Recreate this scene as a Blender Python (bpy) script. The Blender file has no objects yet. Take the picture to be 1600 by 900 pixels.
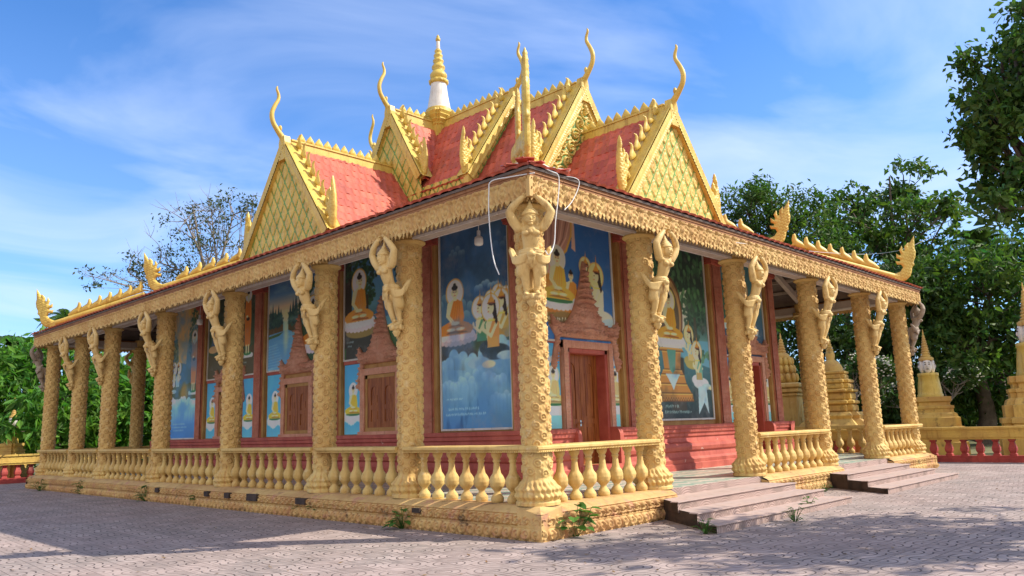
import bpy, math, random
import numpy as np
from mathutils import Matrix, Vector

# ------------------------------------------------------------------ camera, world, sun, exposure
sc = bpy.context.scene
FOC = 1223.296
CAM_R = np.array([0.696561, -0.71683, -0.030957]); CAM_U = np.array([-0.104149, -0.143705, 0.984125]); CAM_F = np.array([0.709898, 0.682279, 0.174757]); CAM_P = np.array([-8.76984, -8.027072, 1.580191])
cam_data = bpy.data.cameras.new('camera'); cam = bpy.data.objects.new('camera', cam_data)
sc.collection.objects.link(cam)
cam_data.sensor_width = 36.0; cam_data.lens = FOC / 1600 * 36.0
cam_data.clip_start = 0.1; cam_data.clip_end = 3000
cam.matrix_world = Matrix(((CAM_R[0], CAM_U[0], -CAM_F[0], CAM_P[0]), (CAM_R[1], CAM_U[1], -CAM_F[1], CAM_P[1]),
                           (CAM_R[2], CAM_U[2], -CAM_F[2], CAM_P[2]), (0, 0, 0, 1)))
sc.camera = cam
sc.render.resolution_x = 1024; sc.render.resolution_y = 576
SUN_EL = math.radians(41.5); SUN_AZ = math.radians(42)      # azimuth measured from -Y towards +X
sun_dir = Vector((math.sin(SUN_AZ) * math.cos(SUN_EL), -math.cos(SUN_AZ) * math.cos(SUN_EL), math.sin(SUN_EL)))
sd = bpy.data.lights.new('sun', 'SUN'); sd.energy = 3.8; sd.angle = math.radians(0.5); sd.color = (1.0, 0.93, 0.8)
so = bpy.data.objects.new('sun', sd); sc.collection.objects.link(so)
so.rotation_euler = sun_dir.to_track_quat('Z', 'Y').to_euler(); so.location = (20, -20, 40)
w = bpy.data.worlds.new('World'); sc.world = w; w.use_nodes = True
nt = w.node_tree; nt.nodes.clear()
def wn(t, **k):
    n = nt.nodes.new(t)
    for a, v in k.items(): setattr(n, a, v)
    return n
sky = wn('ShaderNodeTexSky', sky_type='NISHITA'); sky.sun_disc = False
sky.sun_elevation = SUN_EL; sky.sun_rotation = math.atan2(sun_dir.x, sun_dir.y)
sky.air_density = 1.0; sky.dust_density = 0.6; sky.ozone_density = 2.5
bg = wn('ShaderNodeBackground'); bg.inputs['Strength'].default_value = 0.14
tc = wn('ShaderNodeTexCoord')
# wispy cirrus: stretched noise on the sky dome projected to a plane overhead
sep = wn('ShaderNodeSeparateXYZ'); nt.links.new(tc.outputs['Generated'], sep.inputs[0])
zc = wn('ShaderNodeMath', operation='MAXIMUM'); nt.links.new(sep.outputs['Z'], zc.inputs[0]); zc.inputs[1].default_value = 0.0
za = wn('ShaderNodeMath', operation='ADD'); nt.links.new(zc.outputs[0], za.inputs[0]); za.inputs[1].default_value = 0.16
dx = wn('ShaderNodeMath', operation='DIVIDE'); nt.links.new(sep.outputs['X'], dx.inputs[0]); nt.links.new(za.outputs[0], dx.inputs[1])
dy = wn('ShaderNodeMath', operation='DIVIDE'); nt.links.new(sep.outputs['Y'], dy.inputs[0]); nt.links.new(za.outputs[0], dy.inputs[1])
cmb = wn('ShaderNodeCombineXYZ'); nt.links.new(dx.outputs[0], cmb.inputs[0]); nt.links.new(dy.outputs[0], cmb.inputs[1])
mp = wn('ShaderNodeMapping'); mp.inputs['Rotation'].default_value = (0, 0, math.radians(28)); mp.inputs['Scale'].default_value = (0.75, 1.0, 1)
mp.inputs['Location'].default_value = (0.25, 0.9, 0)
nt.links.new(cmb.outputs[0], mp.inputs[0])
n1 = wn('ShaderNodeTexNoise'); n1.inputs['Scale'].default_value = 1.3; n1.inputs['Detail'].default_value = 6; n1.inputs['Roughness'].default_value = 0.52
n1.inputs['Distortion'].default_value = 1.0
nt.links.new(mp.outputs[0], n1.inputs['Vector'])
cr = wn('ShaderNodeValToRGB'); cr.color_ramp.elements[0].position = 0.43; cr.color_ramp.elements[1].position = 0.84
cr.color_ramp.elements[0].color = (0, 0, 0, 1); cr.color_ramp.elements[1].color = (0.75, 0.75, 0.75, 1)
nt.links.new(n1.outputs[0], cr.inputs[0])
hz = wn('ShaderNodeMapRange'); nt.links.new(sep.outputs['Z'], hz.inputs[0])
hz.inputs[1].default_value = 0.05; hz.inputs[2].default_value = 0.45; hz.inputs[3].default_value = 0.22; hz.inputs[4].default_value = 0.0
mx0 = wn('ShaderNodeMath', operation='ADD'); mx0.use_clamp = True
nt.links.new(cr.outputs[0], mx0.inputs[0]); nt.links.new(hz.outputs[0], mx0.inputs[1])
tint = wn('ShaderNodeMixRGB', blend_type='MULTIPLY'); tint.inputs[0].default_value = 1.0; tint.inputs[2].default_value = (0.43, 0.72, 1.05, 1)
nt.links.new(sky.outputs[0], tint.inputs[1])
mix = wn('ShaderNodeMixRGB'); mix.inputs[2].default_value = (3.9, 4.5, 5.9, 1)
nt.links.new(mx0.outputs[0], mix.inputs[0]); nt.links.new(tint.outputs[0], mix.inputs[1]); nt.links.new(mix.outputs[0], bg.inputs[0])
# unseen warm-white cloud bank added behind the camera to fill the shaded facades
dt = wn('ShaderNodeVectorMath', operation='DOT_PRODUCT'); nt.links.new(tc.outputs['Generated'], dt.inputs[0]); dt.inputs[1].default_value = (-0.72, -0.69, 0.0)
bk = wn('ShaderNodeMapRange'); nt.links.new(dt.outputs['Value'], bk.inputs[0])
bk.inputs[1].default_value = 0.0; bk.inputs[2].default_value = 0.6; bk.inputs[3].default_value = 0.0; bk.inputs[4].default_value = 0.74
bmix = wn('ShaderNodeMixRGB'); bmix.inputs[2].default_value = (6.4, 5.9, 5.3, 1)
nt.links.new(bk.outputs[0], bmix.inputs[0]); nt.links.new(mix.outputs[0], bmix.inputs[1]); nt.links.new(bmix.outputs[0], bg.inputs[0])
wo = wn('ShaderNodeOutputWorld'); nt.links.new(bg.outputs[0], wo.inputs[0])
sc.view_settings.view_transform = 'Standard'; sc.view_settings.look = 'None'
sc.view_settings.exposure = 0.76; sc.view_settings.gamma = 1.0

def at(px, py, d):
    """point at horizontal distance d along the view ray of photo pixel (px, py) of 1600 x 900"""
    r = CAM_F + CAM_R * (px - 800) / FOC - CAM_U * (py - 450) / FOC
    return Vector(CAM_P + r * (d / math.hypot(r[0], r[1])))
def at_z(px, py, z=0.0):
    r = CAM_F + CAM_R * (px - 800) / FOC - CAM_U * (py - 450) / FOC
    return Vector(CAM_P + r * ((z - CAM_P[2]) / r[2]))
rng = np.random.default_rng(7); random.seed(7)
# ------------------------------------------------------------------ mesh helpers
COL = sc.collection
class MB:
    """collects chunks of vertices / faces and links them as one mesh object"""
    def __init__(s): s.v = []; s.f = []; s.n = 0; s.c = []; s.hascol = False
    def add(s, v, faces, mi=0, smooth=True, T=None, col=None):
        v = np.asarray(v, float).reshape(-1, 3)
        if T is not None:
            T = np.array(T); v = v @ T[:3, :3].T + T[:3, 3]
        if not isinstance(faces, list): faces = [faces]
        for fa in faces:
            fa = np.asarray(fa, np.int64)
            if fa.size == 0: continue
            if fa.ndim == 1: fa = fa[None]
            s.f.append((fa + s.n, mi, smooth))
        s.v.append(v); s.n += len(v)
        if col is None: s.c.append(np.ones((len(v), 3)))
        else:
            s.hascol = True; col = np.asarray(col, float)
            s.c.append(np.broadcast_to(col, (len(v), 3)) if col.ndim == 1 else col)
        return s
    def box(s, x0, x1, y0, y1, z0, z1, mi=0, T=None, smooth=False, col=None):
        v = [(x0, y0, z0), (x1, y0, z0), (x1, y1, z0), (x0, y1, z0), (x0, y0, z1), (x1, y0, z1), (x1, y1, z1), (x0, y1, z1)]
        return s.add(v, np.array([(0, 3, 2, 1), (4, 5, 6, 7), (0, 1, 5, 4), (1, 2, 6, 5), (2, 3, 7, 6), (3, 0, 4, 7)]), mi, smooth, T, col)
    def grid(s, P, mi=0, smooth=True, closeu=False, flip=False, T=None, col=None):
        h, w_ = P.shape[:2]
        idx = np.arange(h * w_).reshape(h, w_)
        if closeu: idx = np.concatenate([idx, idx[:, :1]], 1)
        q = np.stack([idx[:-1, :-1], idx[:-1, 1:], idx[1:, 1:], idx[1:, :-1]], -1).reshape(-1, 4)
        if flip: q = q[:, ::-1]
        return s.add(P.reshape(-1, 3), q, mi, smooth, T, None if col is None else np.asarray(col).reshape(-1, 3))
    def loft(s, section, profile, mi=0, smooth=True, T=None, cap=True, col=None):
        """section: unit polygon (n,2); profile: [(scale, z)]"""
        sec = np.asarray(section); P = np.array([[(x * r, y * r, z) for x, y in sec] for r, z in profile])
        s.grid(P, mi, smooth, True, False, T, None if col is None else np.broadcast_to(col, P.shape))
        if cap:
            n = len(sec)
            s.add(P[0], np.arange(n)[::-1][None], mi, False, T, col); s.add(P[-1], np.arange(n)[None], mi, False, T, col)
        return s
    def lathe(s, profile, n=24, mi=0, smooth=True, T=None, cap=True, col=None):
        a = np.linspace(0, 2 * math.pi, n, endpoint=False)
        return s.loft(np.stack([np.cos(a), np.sin(a)], 1), profile, mi, smooth, T, cap, col)
    def tube(s, pts, rad, n=8, mi=0, smooth=True, T=None, cap=True, col=None, flat=1.0):
        pts = np.asarray(pts, float); m = len(pts)
        rad = np.full(m, rad) if np.isscalar(rad) else np.asarray(rad, float)
        t = np.gradient(pts, axis=0); t /= np.linalg.norm(t, axis=1)[:, None] + 1e-12
        up = np.array([0, 0, 1.0]) if abs(t[0, 2]) < 0.9 else np.array([1.0, 0, 0])
        nrm = up - t[0] * (up @ t[0]); nrm /= np.linalg.norm(nrm)
        a = np.linspace(0, 2 * math.pi, n, endpoint=False); P = np.zeros((m, n, 3))
        for i in range(m):
            nrm = nrm - t[i] * (nrm @ t[i]); nrm /= np.linalg.norm(nrm) + 1e-12
            b = np.cross(t[i], nrm)
            P[i] = pts[i] + rad[i] * (np.cos(a)[:, None] * nrm + flat * np.sin(a)[:, None] * b)
        s.grid(P, mi, smooth, True, False, T, None if col is None else np.broadcast_to(col, P.shape))
        if cap:
            s.add(P[0], np.arange(n)[::-1][None], mi, False, T, col); s.add(P[-1], np.arange(n)[None], mi, False, T, col)
        return s
    def prism(s, outline, y0, y1, mi=0, smooth=False, T=None, col=None):
        """outline in (x, z), extruded from y0 (front, low y) to y1"""
        o = np.asarray(outline, float); n = len(o)
        area = 0.5 * np.sum(o[:, 0] * np.roll(o[:, 1], -1) - np.roll(o[:, 0], -1) * o[:, 1])
        if area < 0: o = o[::-1]
        v = np.concatenate([np.stack([o[:, 0], np.full(n, y0), o[:, 1]], 1), np.stack([o[:, 0], np.full(n, y1), o[:, 1]], 1)])
        i = np.arange(n); j = (i + 1) % n
        return s.add(v, [i[None], (i + n)[::-1][None], np.stack([j, i, i + n, j + n], 1)], mi, smooth, T, col)
    def ell(s, c, r, n=14, m=9, mi=0, T=None, col=None):
        th = np.linspace(0, 2 * math.pi, n, endpoint=False); ph = np.linspace(-math.pi / 2, math.pi / 2, m)
        P = np.stack([np.cos(ph)[:, None] * np.cos(th) * r[0] + c[0], np.cos(ph)[:, None] * np.sin(th) * r[1] + c[1],
                      np.repeat(np.sin(ph)[:, None], n, 1) * r[2] + c[2]], -1)
        return s.grid(P, mi, True, True, False, T, None if col is None else np.broadcast_to(col, P.shape))
    def relief(s, outline, res, hf=None, bulge=0.05, bw=0.12, both=True, back=0.0, mi=0, T=None, colf=None):
        """cut-out carved shape: outline in (x, z); half thickness grows from the rim; hf adds carving"""
        o = np.asarray(outline, float)
        x0, z0 = o.min(0) - res; x1, z1 = o.max(0) + res
        X, Z = np.meshgrid(np.arange(x0, x1 + res, res), np.arange(z0, z1 + res, res))
        d = np.full(X.shape, 1e9); ins = np.zeros(X.shape, bool)
        a = o; b = np.roll(o, -1, 0)
        BX = X.copy(); BZ = Z.copy()
        for (ax, az), (bx, bz) in zip(a, b):
            ex, ez = bx - ax, bz - az; L = ex * ex + ez * ez + 1e-12
            t = np.clip(((X - ax) * ex + (Z - az) * ez) / L, 0, 1)
            cx, cz = ax + t * ex, az + t * ez
            dd = np.hypot(X - cx, Z - cz); m = dd < d
            d = np.where(m, dd, d); BX = np.where(m, cx, BX); BZ = np.where(m, cz, BZ)
            with np.errstate(divide='ignore', invalid='ignore'):
                cond = ((az > Z) != (bz > Z)) & (X < (bx - ax) * (Z - az) / (bz - az + 1e-15) + ax)
            ins ^= cond
        keepv = ins
        cell = (keepv[:-1, :-1].astype(int) + keepv[1:, :-1] + keepv[:-1, 1:] + keepv[1:, 1:]) >= 1
        # vertices outside are snapped onto the outline
        XX = np.where(ins, X, BX); ZZ = np.where(ins, Z, BZ)
        dd = np.where(ins, d, 0)
        h = bulge * np.sqrt(np.clip(dd / bw, 0, 1))
        if hf is not None: h = h + hf(XX, ZZ) * np.clip(dd / (0.35 * bw), 0, 1)
        idx = np.arange(X.size).reshape(X.shape)
        q = np.stack([idx[:-1, :-1], idx[:-1, 1:], idx[1:, 1:], idx[1:, :-1]], -1)[cell]
        used = np.unique(q); remap = np.full(X.size, -1); remap[used] = np.arange(len(used)); q = remap[q]
        V = np.stack([XX, -h - back, ZZ], -1).reshape(-1, 3)[used]
        col = None if colf is None else colf(XX, ZZ, h).reshape(-1, 3)[used]
        s.add(V, q, mi, True, T, col)
        if both:
            V2 = V.copy(); V2[:, 1] = h.reshape(-1)[used] + 0
            s.add(V2, q[:, ::-1], mi, True, T, col)
        if back > 0 or not both:
            e = np.concatenate([q[:, [0, 1]], q[:, [1, 2]], q[:, [2, 3]], q[:, [3, 0]]])
            key = np.sort(e, 1); _, inv, cnt = np.unique(key, axis=0, return_inverse=True, return_counts=True)
            be = e[cnt[inv.reshape(-1)] == 1]
            A = V[be[:, 0]]; B = V[be[:, 1]]; A2 = A.copy(); B2 = B.copy(); A2[:, 1] = 0; B2[:, 1] = 0
            n = len(be); vv = np.concatenate([A, B, B2, A2]); i = np.arange(n)
            s.add(vv, np.stack([i + n, i, i + 3 * n, i + 2 * n], 1), mi, False, T, None if col is None else col.mean(0))
        return s
    def build(s, name, mats, parent=None, loc=None, rotz=None, M4=None):
        me = bpy.data.meshes.new(name)
        V = np.concatenate(s.v); me.vertices.add(len(V)); me.vertices.foreach_set('co', V.astype(np.float32).ravel())
        lv = np.concatenate([f.ravel() for f, _, _ in s.f]); lt = np.concatenate([np.full(len(f), f.shape[1]) for f, _, _ in s.f])
        ls = np.concatenate([[0], np.cumsum(lt)[:-1]])
        me.loops.add(len(lv)); me.loops.foreach_set('vertex_index', lv.astype(np.int32))
        me.polygons.add(len(lt)); me.polygons.foreach_set('loop_start', ls.astype(np.int32))
        me.polygons.foreach_set('material_index', np.concatenate([np.full(len(f), mi) for f, mi, _ in s.f]).astype(np.int32))
        me.polygons.foreach_set('use_smooth', np.concatenate([np.full(len(f), sm) for f, _, sm in s.f]))
        me.update(calc_edges=True); me.validate()
        if True:
            at_ = me.color_attributes.new('Col', 'FLOAT_COLOR', 'POINT')
            c = np.concatenate(s.c); c4 = np.ones((len(c), 4), np.float32); c4[:, :3] = c
            if len(me.vertices) == len(c4): at_.data.foreach_set('color', c4.ravel())
        if not isinstance(mats, (list, tuple)): mats = [mats]
        for m in mats: me.materials.append(m)
        return link(name, me, parent, loc, rotz, M4)
def link(name, me, parent=None, loc=None, rotz=None, M4=None):
    o = bpy.data.objects.new(name, me); COL.objects.link(o)
    if parent is not None: o.parent = parent
    if M4 is not None: o.matrix_local = M4
    else:
        if loc is not None: o.location = loc
        if rotz is not None: o.rotation_euler = (0, 0, rotz)
    return o
def empty(name, loc=(0, 0, 0), rotz=0.0, parent=None):
    o = link(name, None, parent, loc, rotz); o.empty_display_size = 0.3; return o
def tag(o, label=None, cat=None, group=None, kind=None):
    if label: o['label'] = label
    if cat: o['category'] = cat
    if group: o['group'] = group
    if kind: o['kind'] = kind
    return o
def copy_tree(o, parent=None):
    c = o.copy(); COL.objects.link(c)
    if parent is not None: c.parent = parent
    for ch in list(o.children): copy_tree(ch, c)
    return c
def Tm(loc=(0, 0, 0), rz=0.0, ry=0.0, rx=0.0, s=1.0):
    S = Matrix.Diagonal((s, s, s, 1)) if np.isscalar(s) else Matrix.Diagonal((*s, 1))
    return Matrix.Translation(loc) @ Matrix.Rotation(rz, 4, 'Z') @ Matrix.Rotation(ry, 4, 'Y') @ Matrix.Rotation(rx, 4, 'X') @ S
def lin(c):
    c = np.asarray(c, float)
    return np.where(c <= 0.04045, c / 12.92, ((c + 0.055) / 1.055) ** 2.4)
# carving patterns -------------------------------------------------
def rosettes(U, V, pu, pv, r0=0.1, seed=0):
    """staggered rosettes, pitch pu x pv; returns height in metres"""
    k = np.floor(V / (pv / 2)); best = np.full(U.shape, 9.0); ang = np.zeros(U.shape)
    for dk in (-1, 0, 1):
        kk = k + dk; off = (kk % 2) * pu / 2
        cu = np.round((U - off) / pu) * pu + off; cv = (kk + 0.5) * pv / 2
        a, b = U - cu, V - cv; r = np.hypot(a, b); m = r < best
        best = np.where(m, r, best); ang = np.where(m, np.arctan2(b, a), ang)
    r = best / r0
    h = 0.9 * np.exp(-((r - 0.45) / 0.14) ** 2) + 1.1 * np.exp(-(r / 0.2) ** 2)
    h += 0.75 * (0.5 + 0.5 * np.cos(7 * ang + 5 * r)) * np.exp(-((r - 0.85) / 0.22) ** 2)
    h += 0.35 * np.maximum(0, np.sin(9 * ang + 14 * r)) * np.clip(r - 0.9, 0, 0.5)
    return h * r0
TERRA = np.array((0.80, 0.60, 0.62))      # terracotta undercoat showing round the motifs, relative to the ochre
def undercoat(f):
    f = np.clip(f, 0, 1)[..., None]; return 1 - f * (1 - TERRA)
def rosette_outline(U, V, pu, pv, r0):
    k = np.floor(V / (pv / 2)); best = np.full(U.shape, 9.0)
    for dk in (-1, 0, 1):
        kk = k + dk; off = (kk % 2) * pu / 2; cu = np.round((U - off) / pu) * pu + off; best = np.minimum(best, np.hypot(U - cu, V - (kk + 0.5) * pv / 2))
    r = best / r0
    return np.exp(-((r - 0.68) / 0.13) ** 2) + np.exp(-((r - 1.12) / 0.16) ** 2) + 0.8 * np.exp(-((r - 0.26) / 0.1) ** 2)
def scrolls(U, V, s=0.25):
    """leaf scrolls: a spiral in every cell of a staggered lattice"""
    k = np.floor(V / s); best = np.full(U.shape, 9.0); ang = np.zeros(U.shape); par = np.zeros(U.shape)
    for dk in (-1, 0, 1):
        kk = k + dk; off = (kk % 2) * s * 0.5
        cu = np.round((U - off) / s) * s + off; cv = (kk + 0.5) * s
        a, b = U - cu, (V - cv); r = np.hypot(a, b); m = r < best
        best = np.where(m, r, best); ang = np.where(m, np.arctan2(b, a), ang); par = np.where(m, np.sign(((np.round((U - off) / s) + kk) % 2) - 0.5), par)
    r = best / s
    h = np.cos(par * ang * 2 + 20 * r) * 0.5 + 0.5
    h = h ** 1.5 * np.clip(0.75 - r, 0, 1) * 1.3 + 0.35 * np.maximum(0, np.cos(5 * ang - 9 * r)) * np.clip(r - 0.3, 0, 1)
    return h
def scales(U, V, s=0.12):
    k = np.floor(V / s * 2); off = (k % 2) * s / 2
    a = (U - off) / s; a = a - np.round(a); b = V / s * 2 - k
    r = np.hypot(a * 2, b)
    return np.clip(1 - np.abs(r - 0.55), 0, 1) * 0.6 + np.exp(-(r / 0.3) ** 2) * 0.4
def vnoise(U, V, s, seed=0):
    g = np.random.default_rng(seed).random((64, 64))
    u = U / s; v = V / s; i = np.floor(u).astype(int); j = np.floor(v).astype(int); fu = u - i; fv = v - j
    fu = fu * fu * (3 - 2 * fu); fv = fv * fv * (3 - 2 * fv)
    G = lambda a, b: g[b % 64, a % 64]
    return (G(i, j) * (1 - fu) + G(i + 1, j) * fu) * (1 - fv) + (G(i, j + 1) * (1 - fu) + G(i + 1, j + 1) * fu) * fv
def fbm(U, V, s, seed=0, o=4):
    t = 0; a = 0.5
    for k in range(o): t = t + a * vnoise(U, V, s / 2 ** k, seed + k); a *= 0.5
    return t / (1 - 0.5 ** o)
def smooth_path(pts, n=4):
    """Catmull-Rom through the points"""
    p = np.asarray(pts, float); p = np.concatenate([2 * p[:1] - p[1:2], p, 2 * p[-1:] - p[-2:-1]]); out = []
    for i in range(1, len(p) - 2):
        for t in np.linspace(0, 1, n, endpoint=False):
            a, b, c, d = p[i - 1], p[i], p[i + 1], p[i + 2]
            out.append(0.5 * ((2 * b) + (c - a) * t + (2 * a - 5 * b + 4 * c - d) * t * t + (3 * b - a - 3 * c + d) * t ** 3))
    out.append(p[-2]); return np.array(out)

# ------------------------------------------------------------------ materials
def nodes(name):
    m = bpy.data.materials.new(name); m.use_nodes = True; t = m.node_tree; t.nodes.clear()
    o = t.nodes.new('ShaderNodeOutputMaterial'); b = t.nodes.new('ShaderNodeBsdfPrincipled'); t.links.new(b.outputs[0], o.inputs[0])
    return m, t, b, o
def N(t, ty, **k):
    n = t.nodes.new(ty)
    for a, v in k.items():
        if a.startswith('i_'): n.inputs[a[2:].replace('_', ' ')].default_value = v
        else: setattr(n, a, v)
    return n
def mixc(t, fac, c1, c2, mode='MIX'):
    n = t.nodes.new('ShaderNodeMixRGB'); n.blend_type = mode
    for i, x in ((0, fac), (1, c1), (2, c2)):
        if isinstance(x, bpy.types.NodeSocket): t.links.new(x, n.inputs[i])
        elif i == 0: n.inputs[0].default_value = x
        else: n.inputs[i].default_value = (*x, 1) if len(x) == 3 else x
    return n.outputs[0]
def noise(t, scale, detail=4, rough=0.6, pos=None, stretch=None):
    if pos is None:
        pos = t.nodes.new('ShaderNodeNewGeometry').outputs['Position']
    if stretch:
        m_ = N(t, 'ShaderNodeMapping'); m_.inputs['Scale'].default_value = stretch; t.links.new(pos, m_.inputs[0]); pos = m_.outputs[0]
    n = N(t, 'ShaderNodeTexNoise'); n.inputs['Scale'].default_value = scale; n.inputs['Detail'].default_value = detail
    n.inputs['Roughness'].default_value = rough; t.links.new(pos, n.inputs['Vector']); return n.outputs[0]
def ramp(t, fac, p0, p1, v0=0.0, v1=1.0):
    r = N(t, 'ShaderNodeMapRange'); r.interpolation_type = 'SMOOTHSTEP'
    for i, v in ((1, p0), (2, p1), (3, v0), (4, v1)): r.inputs[i].default_value = v
    t.links.new(fac, r.inputs[0]); return r.outputs[0]
def bump(t, b, h, strength, dist=0.02):
    n = N(t, 'ShaderNodeBump'); n.inputs['Strength'].default_value = strength; n.inputs['Distance'].default_value = dist
    t.links.new(h, n.inputs['Height']); t.links.new(n.outputs[0], b.inputs['Normal'])
def paint(name, c1, c2, rough=0.65, nscale=2.2, stain=None, stain_t=(0.62, 0.78), stain_s=1.6, bscale=60, bstr=0.25, bdist=0.008, attr=False,
          metal=0.0, wear=None, wear_t=(0.6, 0.68), wear_s=9, spec=0.35, streak=0.55):
    """painted masonry: two drifting tones, optional grime patches and worn spots"""
    m, t, b, o = nodes(name)
    c = mixc(t, ramp(t, noise(t, nscale, 5), 0.35, 0.65), c1, c2)
    c = mixc(t, 0.35, c, mixc(t, noise(t, nscale * 14, 3), (0.75, 0.72, 0.68), (1.2, 1.2, 1.2)), 'MULTIPLY')
    if attr:
        a = N(t, 'ShaderNodeVertexColor'); a.layer_name = 'Col'; c = mixc(t, 1.0, c, a.outputs[0], 'MULTIPLY')
    if streak: c = mixc(t, ramp(t, noise(t, 1.0, 7, 0.7, stretch=(7, 7, 0.9)), 0.5, 0.72, 0, streak), c, (0.55, 0.42, 0.30), 'MULTIPLY')
    if wear: c = mixc(t, ramp(t, noise(t, wear_s, 6, 0.7), *wear_t), c, wear)
    if stain: c = mixc(t, ramp(t, noise(t, stain_s, 8, 0.68), stain_t[0], stain_t[1], 0, 0.85), c, stain)
    t.links.new(c, b.inputs['Base Color']); b.inputs['Roughness'].default_value = rough; b.inputs['Metallic'].default_value = metal
    b.inputs['Specular IOR Level'].default_value = spec
    if bstr: bump(t, b, noise(t, bscale, 4), bstr, bdist)
    return m
MT = {}
MT['ochre'] = paint('ochre carved stone', (0.67, 0.48, 0.175), (0.58, 0.375, 0.125), 0.7, 1.3, stain=(0.2, 0.12, 0.06), stain_t=(0.66, 0.85), wear=(0.66, 0.5, 0.26), wear_t=(0.56, 0.72), wear_s=5, attr=True)
MT['plinth'] = paint('weathered ochre plinth', (0.62, 0.42, 0.165), (0.50, 0.30, 0.12), 0.8, 1.1, stain=(0.05, 0.036, 0.028), stain_t=(0.56, 0.70), stain_s=2.3, wear=(0.5, 0.24, 0.15), wear_t=(0.52, 0.7), wear_s=4, attr=True)
MT['fascia'] = paint('ochre carved eave', (0.64, 0.455, 0.185), (0.55, 0.35, 0.13), 0.75, 1.6, stain=(0.25, 0.14, 0.08), stain_t=(0.62, 0.85), attr=True)
MT['brownband'] = paint('brown eave moulding', (0.36, 0.17, 0.075), (0.28, 0.12, 0.05), 0.8, 3)
MT['statue'] = paint('pale yellow statue paint', (0.70, 0.50, 0.21), (0.62, 0.42, 0.155), 0.55, 2.5, stain=(0.3, 0.2, 0.1), stain_t=(0.62, 0.82), bscale=70, bstr=0.4, bdist=0.012, streak=0.8)
MT['greystatue'] = paint('bare grey statue', (0.36, 0.29, 0.22), (0.28, 0.22, 0.17), 0.85, 3)
MT['gold'] = paint('yellow gold paint', (0.68, 0.50, 0.115), (0.58, 0.40, 0.08), 0.45, 2.2, stain=(0.2, 0.15, 0.05), stain_t=(0.66, 0.85), bscale=45, bstr=0.3, streak=0.8)
MT['goldcol'] = paint('yellow gold paint with green lattice', (0.68, 0.50, 0.125), (0.58, 0.40, 0.085), 0.5, 2.2, attr=True, bscale=45, bstr=0.2, streak=0.75)
MT['tile'] = paint('red roof tile', (0.56, 0.125, 0.07), (0.46, 0.09, 0.055), 0.5, 1.2, stain=(0.17, 0.06, 0.05), stain_t=(0.54, 0.74), stain_s=2.2, bscale=30, bstr=0.15, attr=True)
MT['tileback'] = paint('grey tile underside', (0.17, 0.13, 0.11), (0.12, 0.095, 0.085), 0.9, 4)
MT['beam'] = paint('grey plaster beam', (0.50, 0.43, 0.37), (0.42, 0.35, 0.30), 0.85, 1.6, stain=(0.2, 0.15, 0.12), stain_t=(0.6, 0.8))
MT['white'] = paint('white paint', (0.76, 0.73, 0.68), (0.66, 0.62, 0.57), 0.6, 3)
MT['redbase'] = paint('red painted plinth', (0.52, 0.125, 0.085), (0.42, 0.085, 0.06), 0.6, 2.0, stain=(0.2, 0.05, 0.04), stain_t=(0.62, 0.85), wear=(0.62, 0.38, 0.32), wear_t=(0.66, 0.7), wear_s=3.5)
MT['redcarve'] = paint('red carved plaster', (0.58, 0.23, 0.145), (0.48, 0.15, 0.095), 0.7, 3, bscale=38, bstr=0.7, bdist=0.02, wear=(0.5, 0.24, 0.14), wear_t=(0.55, 0.7), wear_s=6)
MT['ochreplain'] = paint('plain ochre plaster', (0.5, 0.29, 0.10), (0.42, 0.22, 0.075), 0.75, 2.5)
MT['pinkcarve'] = paint('pink terracotta carving', (0.70, 0.36, 0.245), (0.62, 0.28, 0.18), 0.7, 3, bscale=50, bstr=0.4, wear=(0.58, 0.33, 0.2), wear_t=(0.55, 0.7), wear_s=7)
def wood():
    m, t, b, o = nodes('varnished red wood')
    n = noise(t, 3.0, 6, 0.65, stretch=(6, 6, 0.5))
    t.links.new(mixc(t, ramp(t, n, 0.3, 0.7), (0.20, 0.05, 0.014), (0.42, 0.14, 0.035)), b.inputs['Base Color'])
    b.inputs['Roughness'].default_value = 0.45; b.inputs['Specular IOR Level'].default_value = 0.25; bump(t, b, n, 0.1, 0.003); return m
MT['wood'] = wood()
def mural_mat():
    m, t, b, o = nodes('painted mural')
    a = N(t, 'ShaderNodeVertexColor'); a.layer_name = 'Col'
    t.links.new(mixc(t, 0.25, a.outputs[0], mixc(t, noise(t, 30, 3), (0.8, 0.8, 0.8), (1.2, 1.2, 1.2)), 'MULTIPLY'), b.inputs['Base Color'])
    fade = b.inputs['Base Color'].links[0].from_socket
    t.links.new(mixc(t, ramp(t, noise(t, 1.7, 7, 0.7), 0.5, 0.75, 0.0, 0.3), fade, (0.42, 0.42, 0.40)), b.inputs['Base Color'])
    b.inputs['Roughness'].default_value = 0.5; b.inputs['Specular IOR Level'].default_value = 0.25; return m
MT['mural'] = mural_mat()
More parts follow.
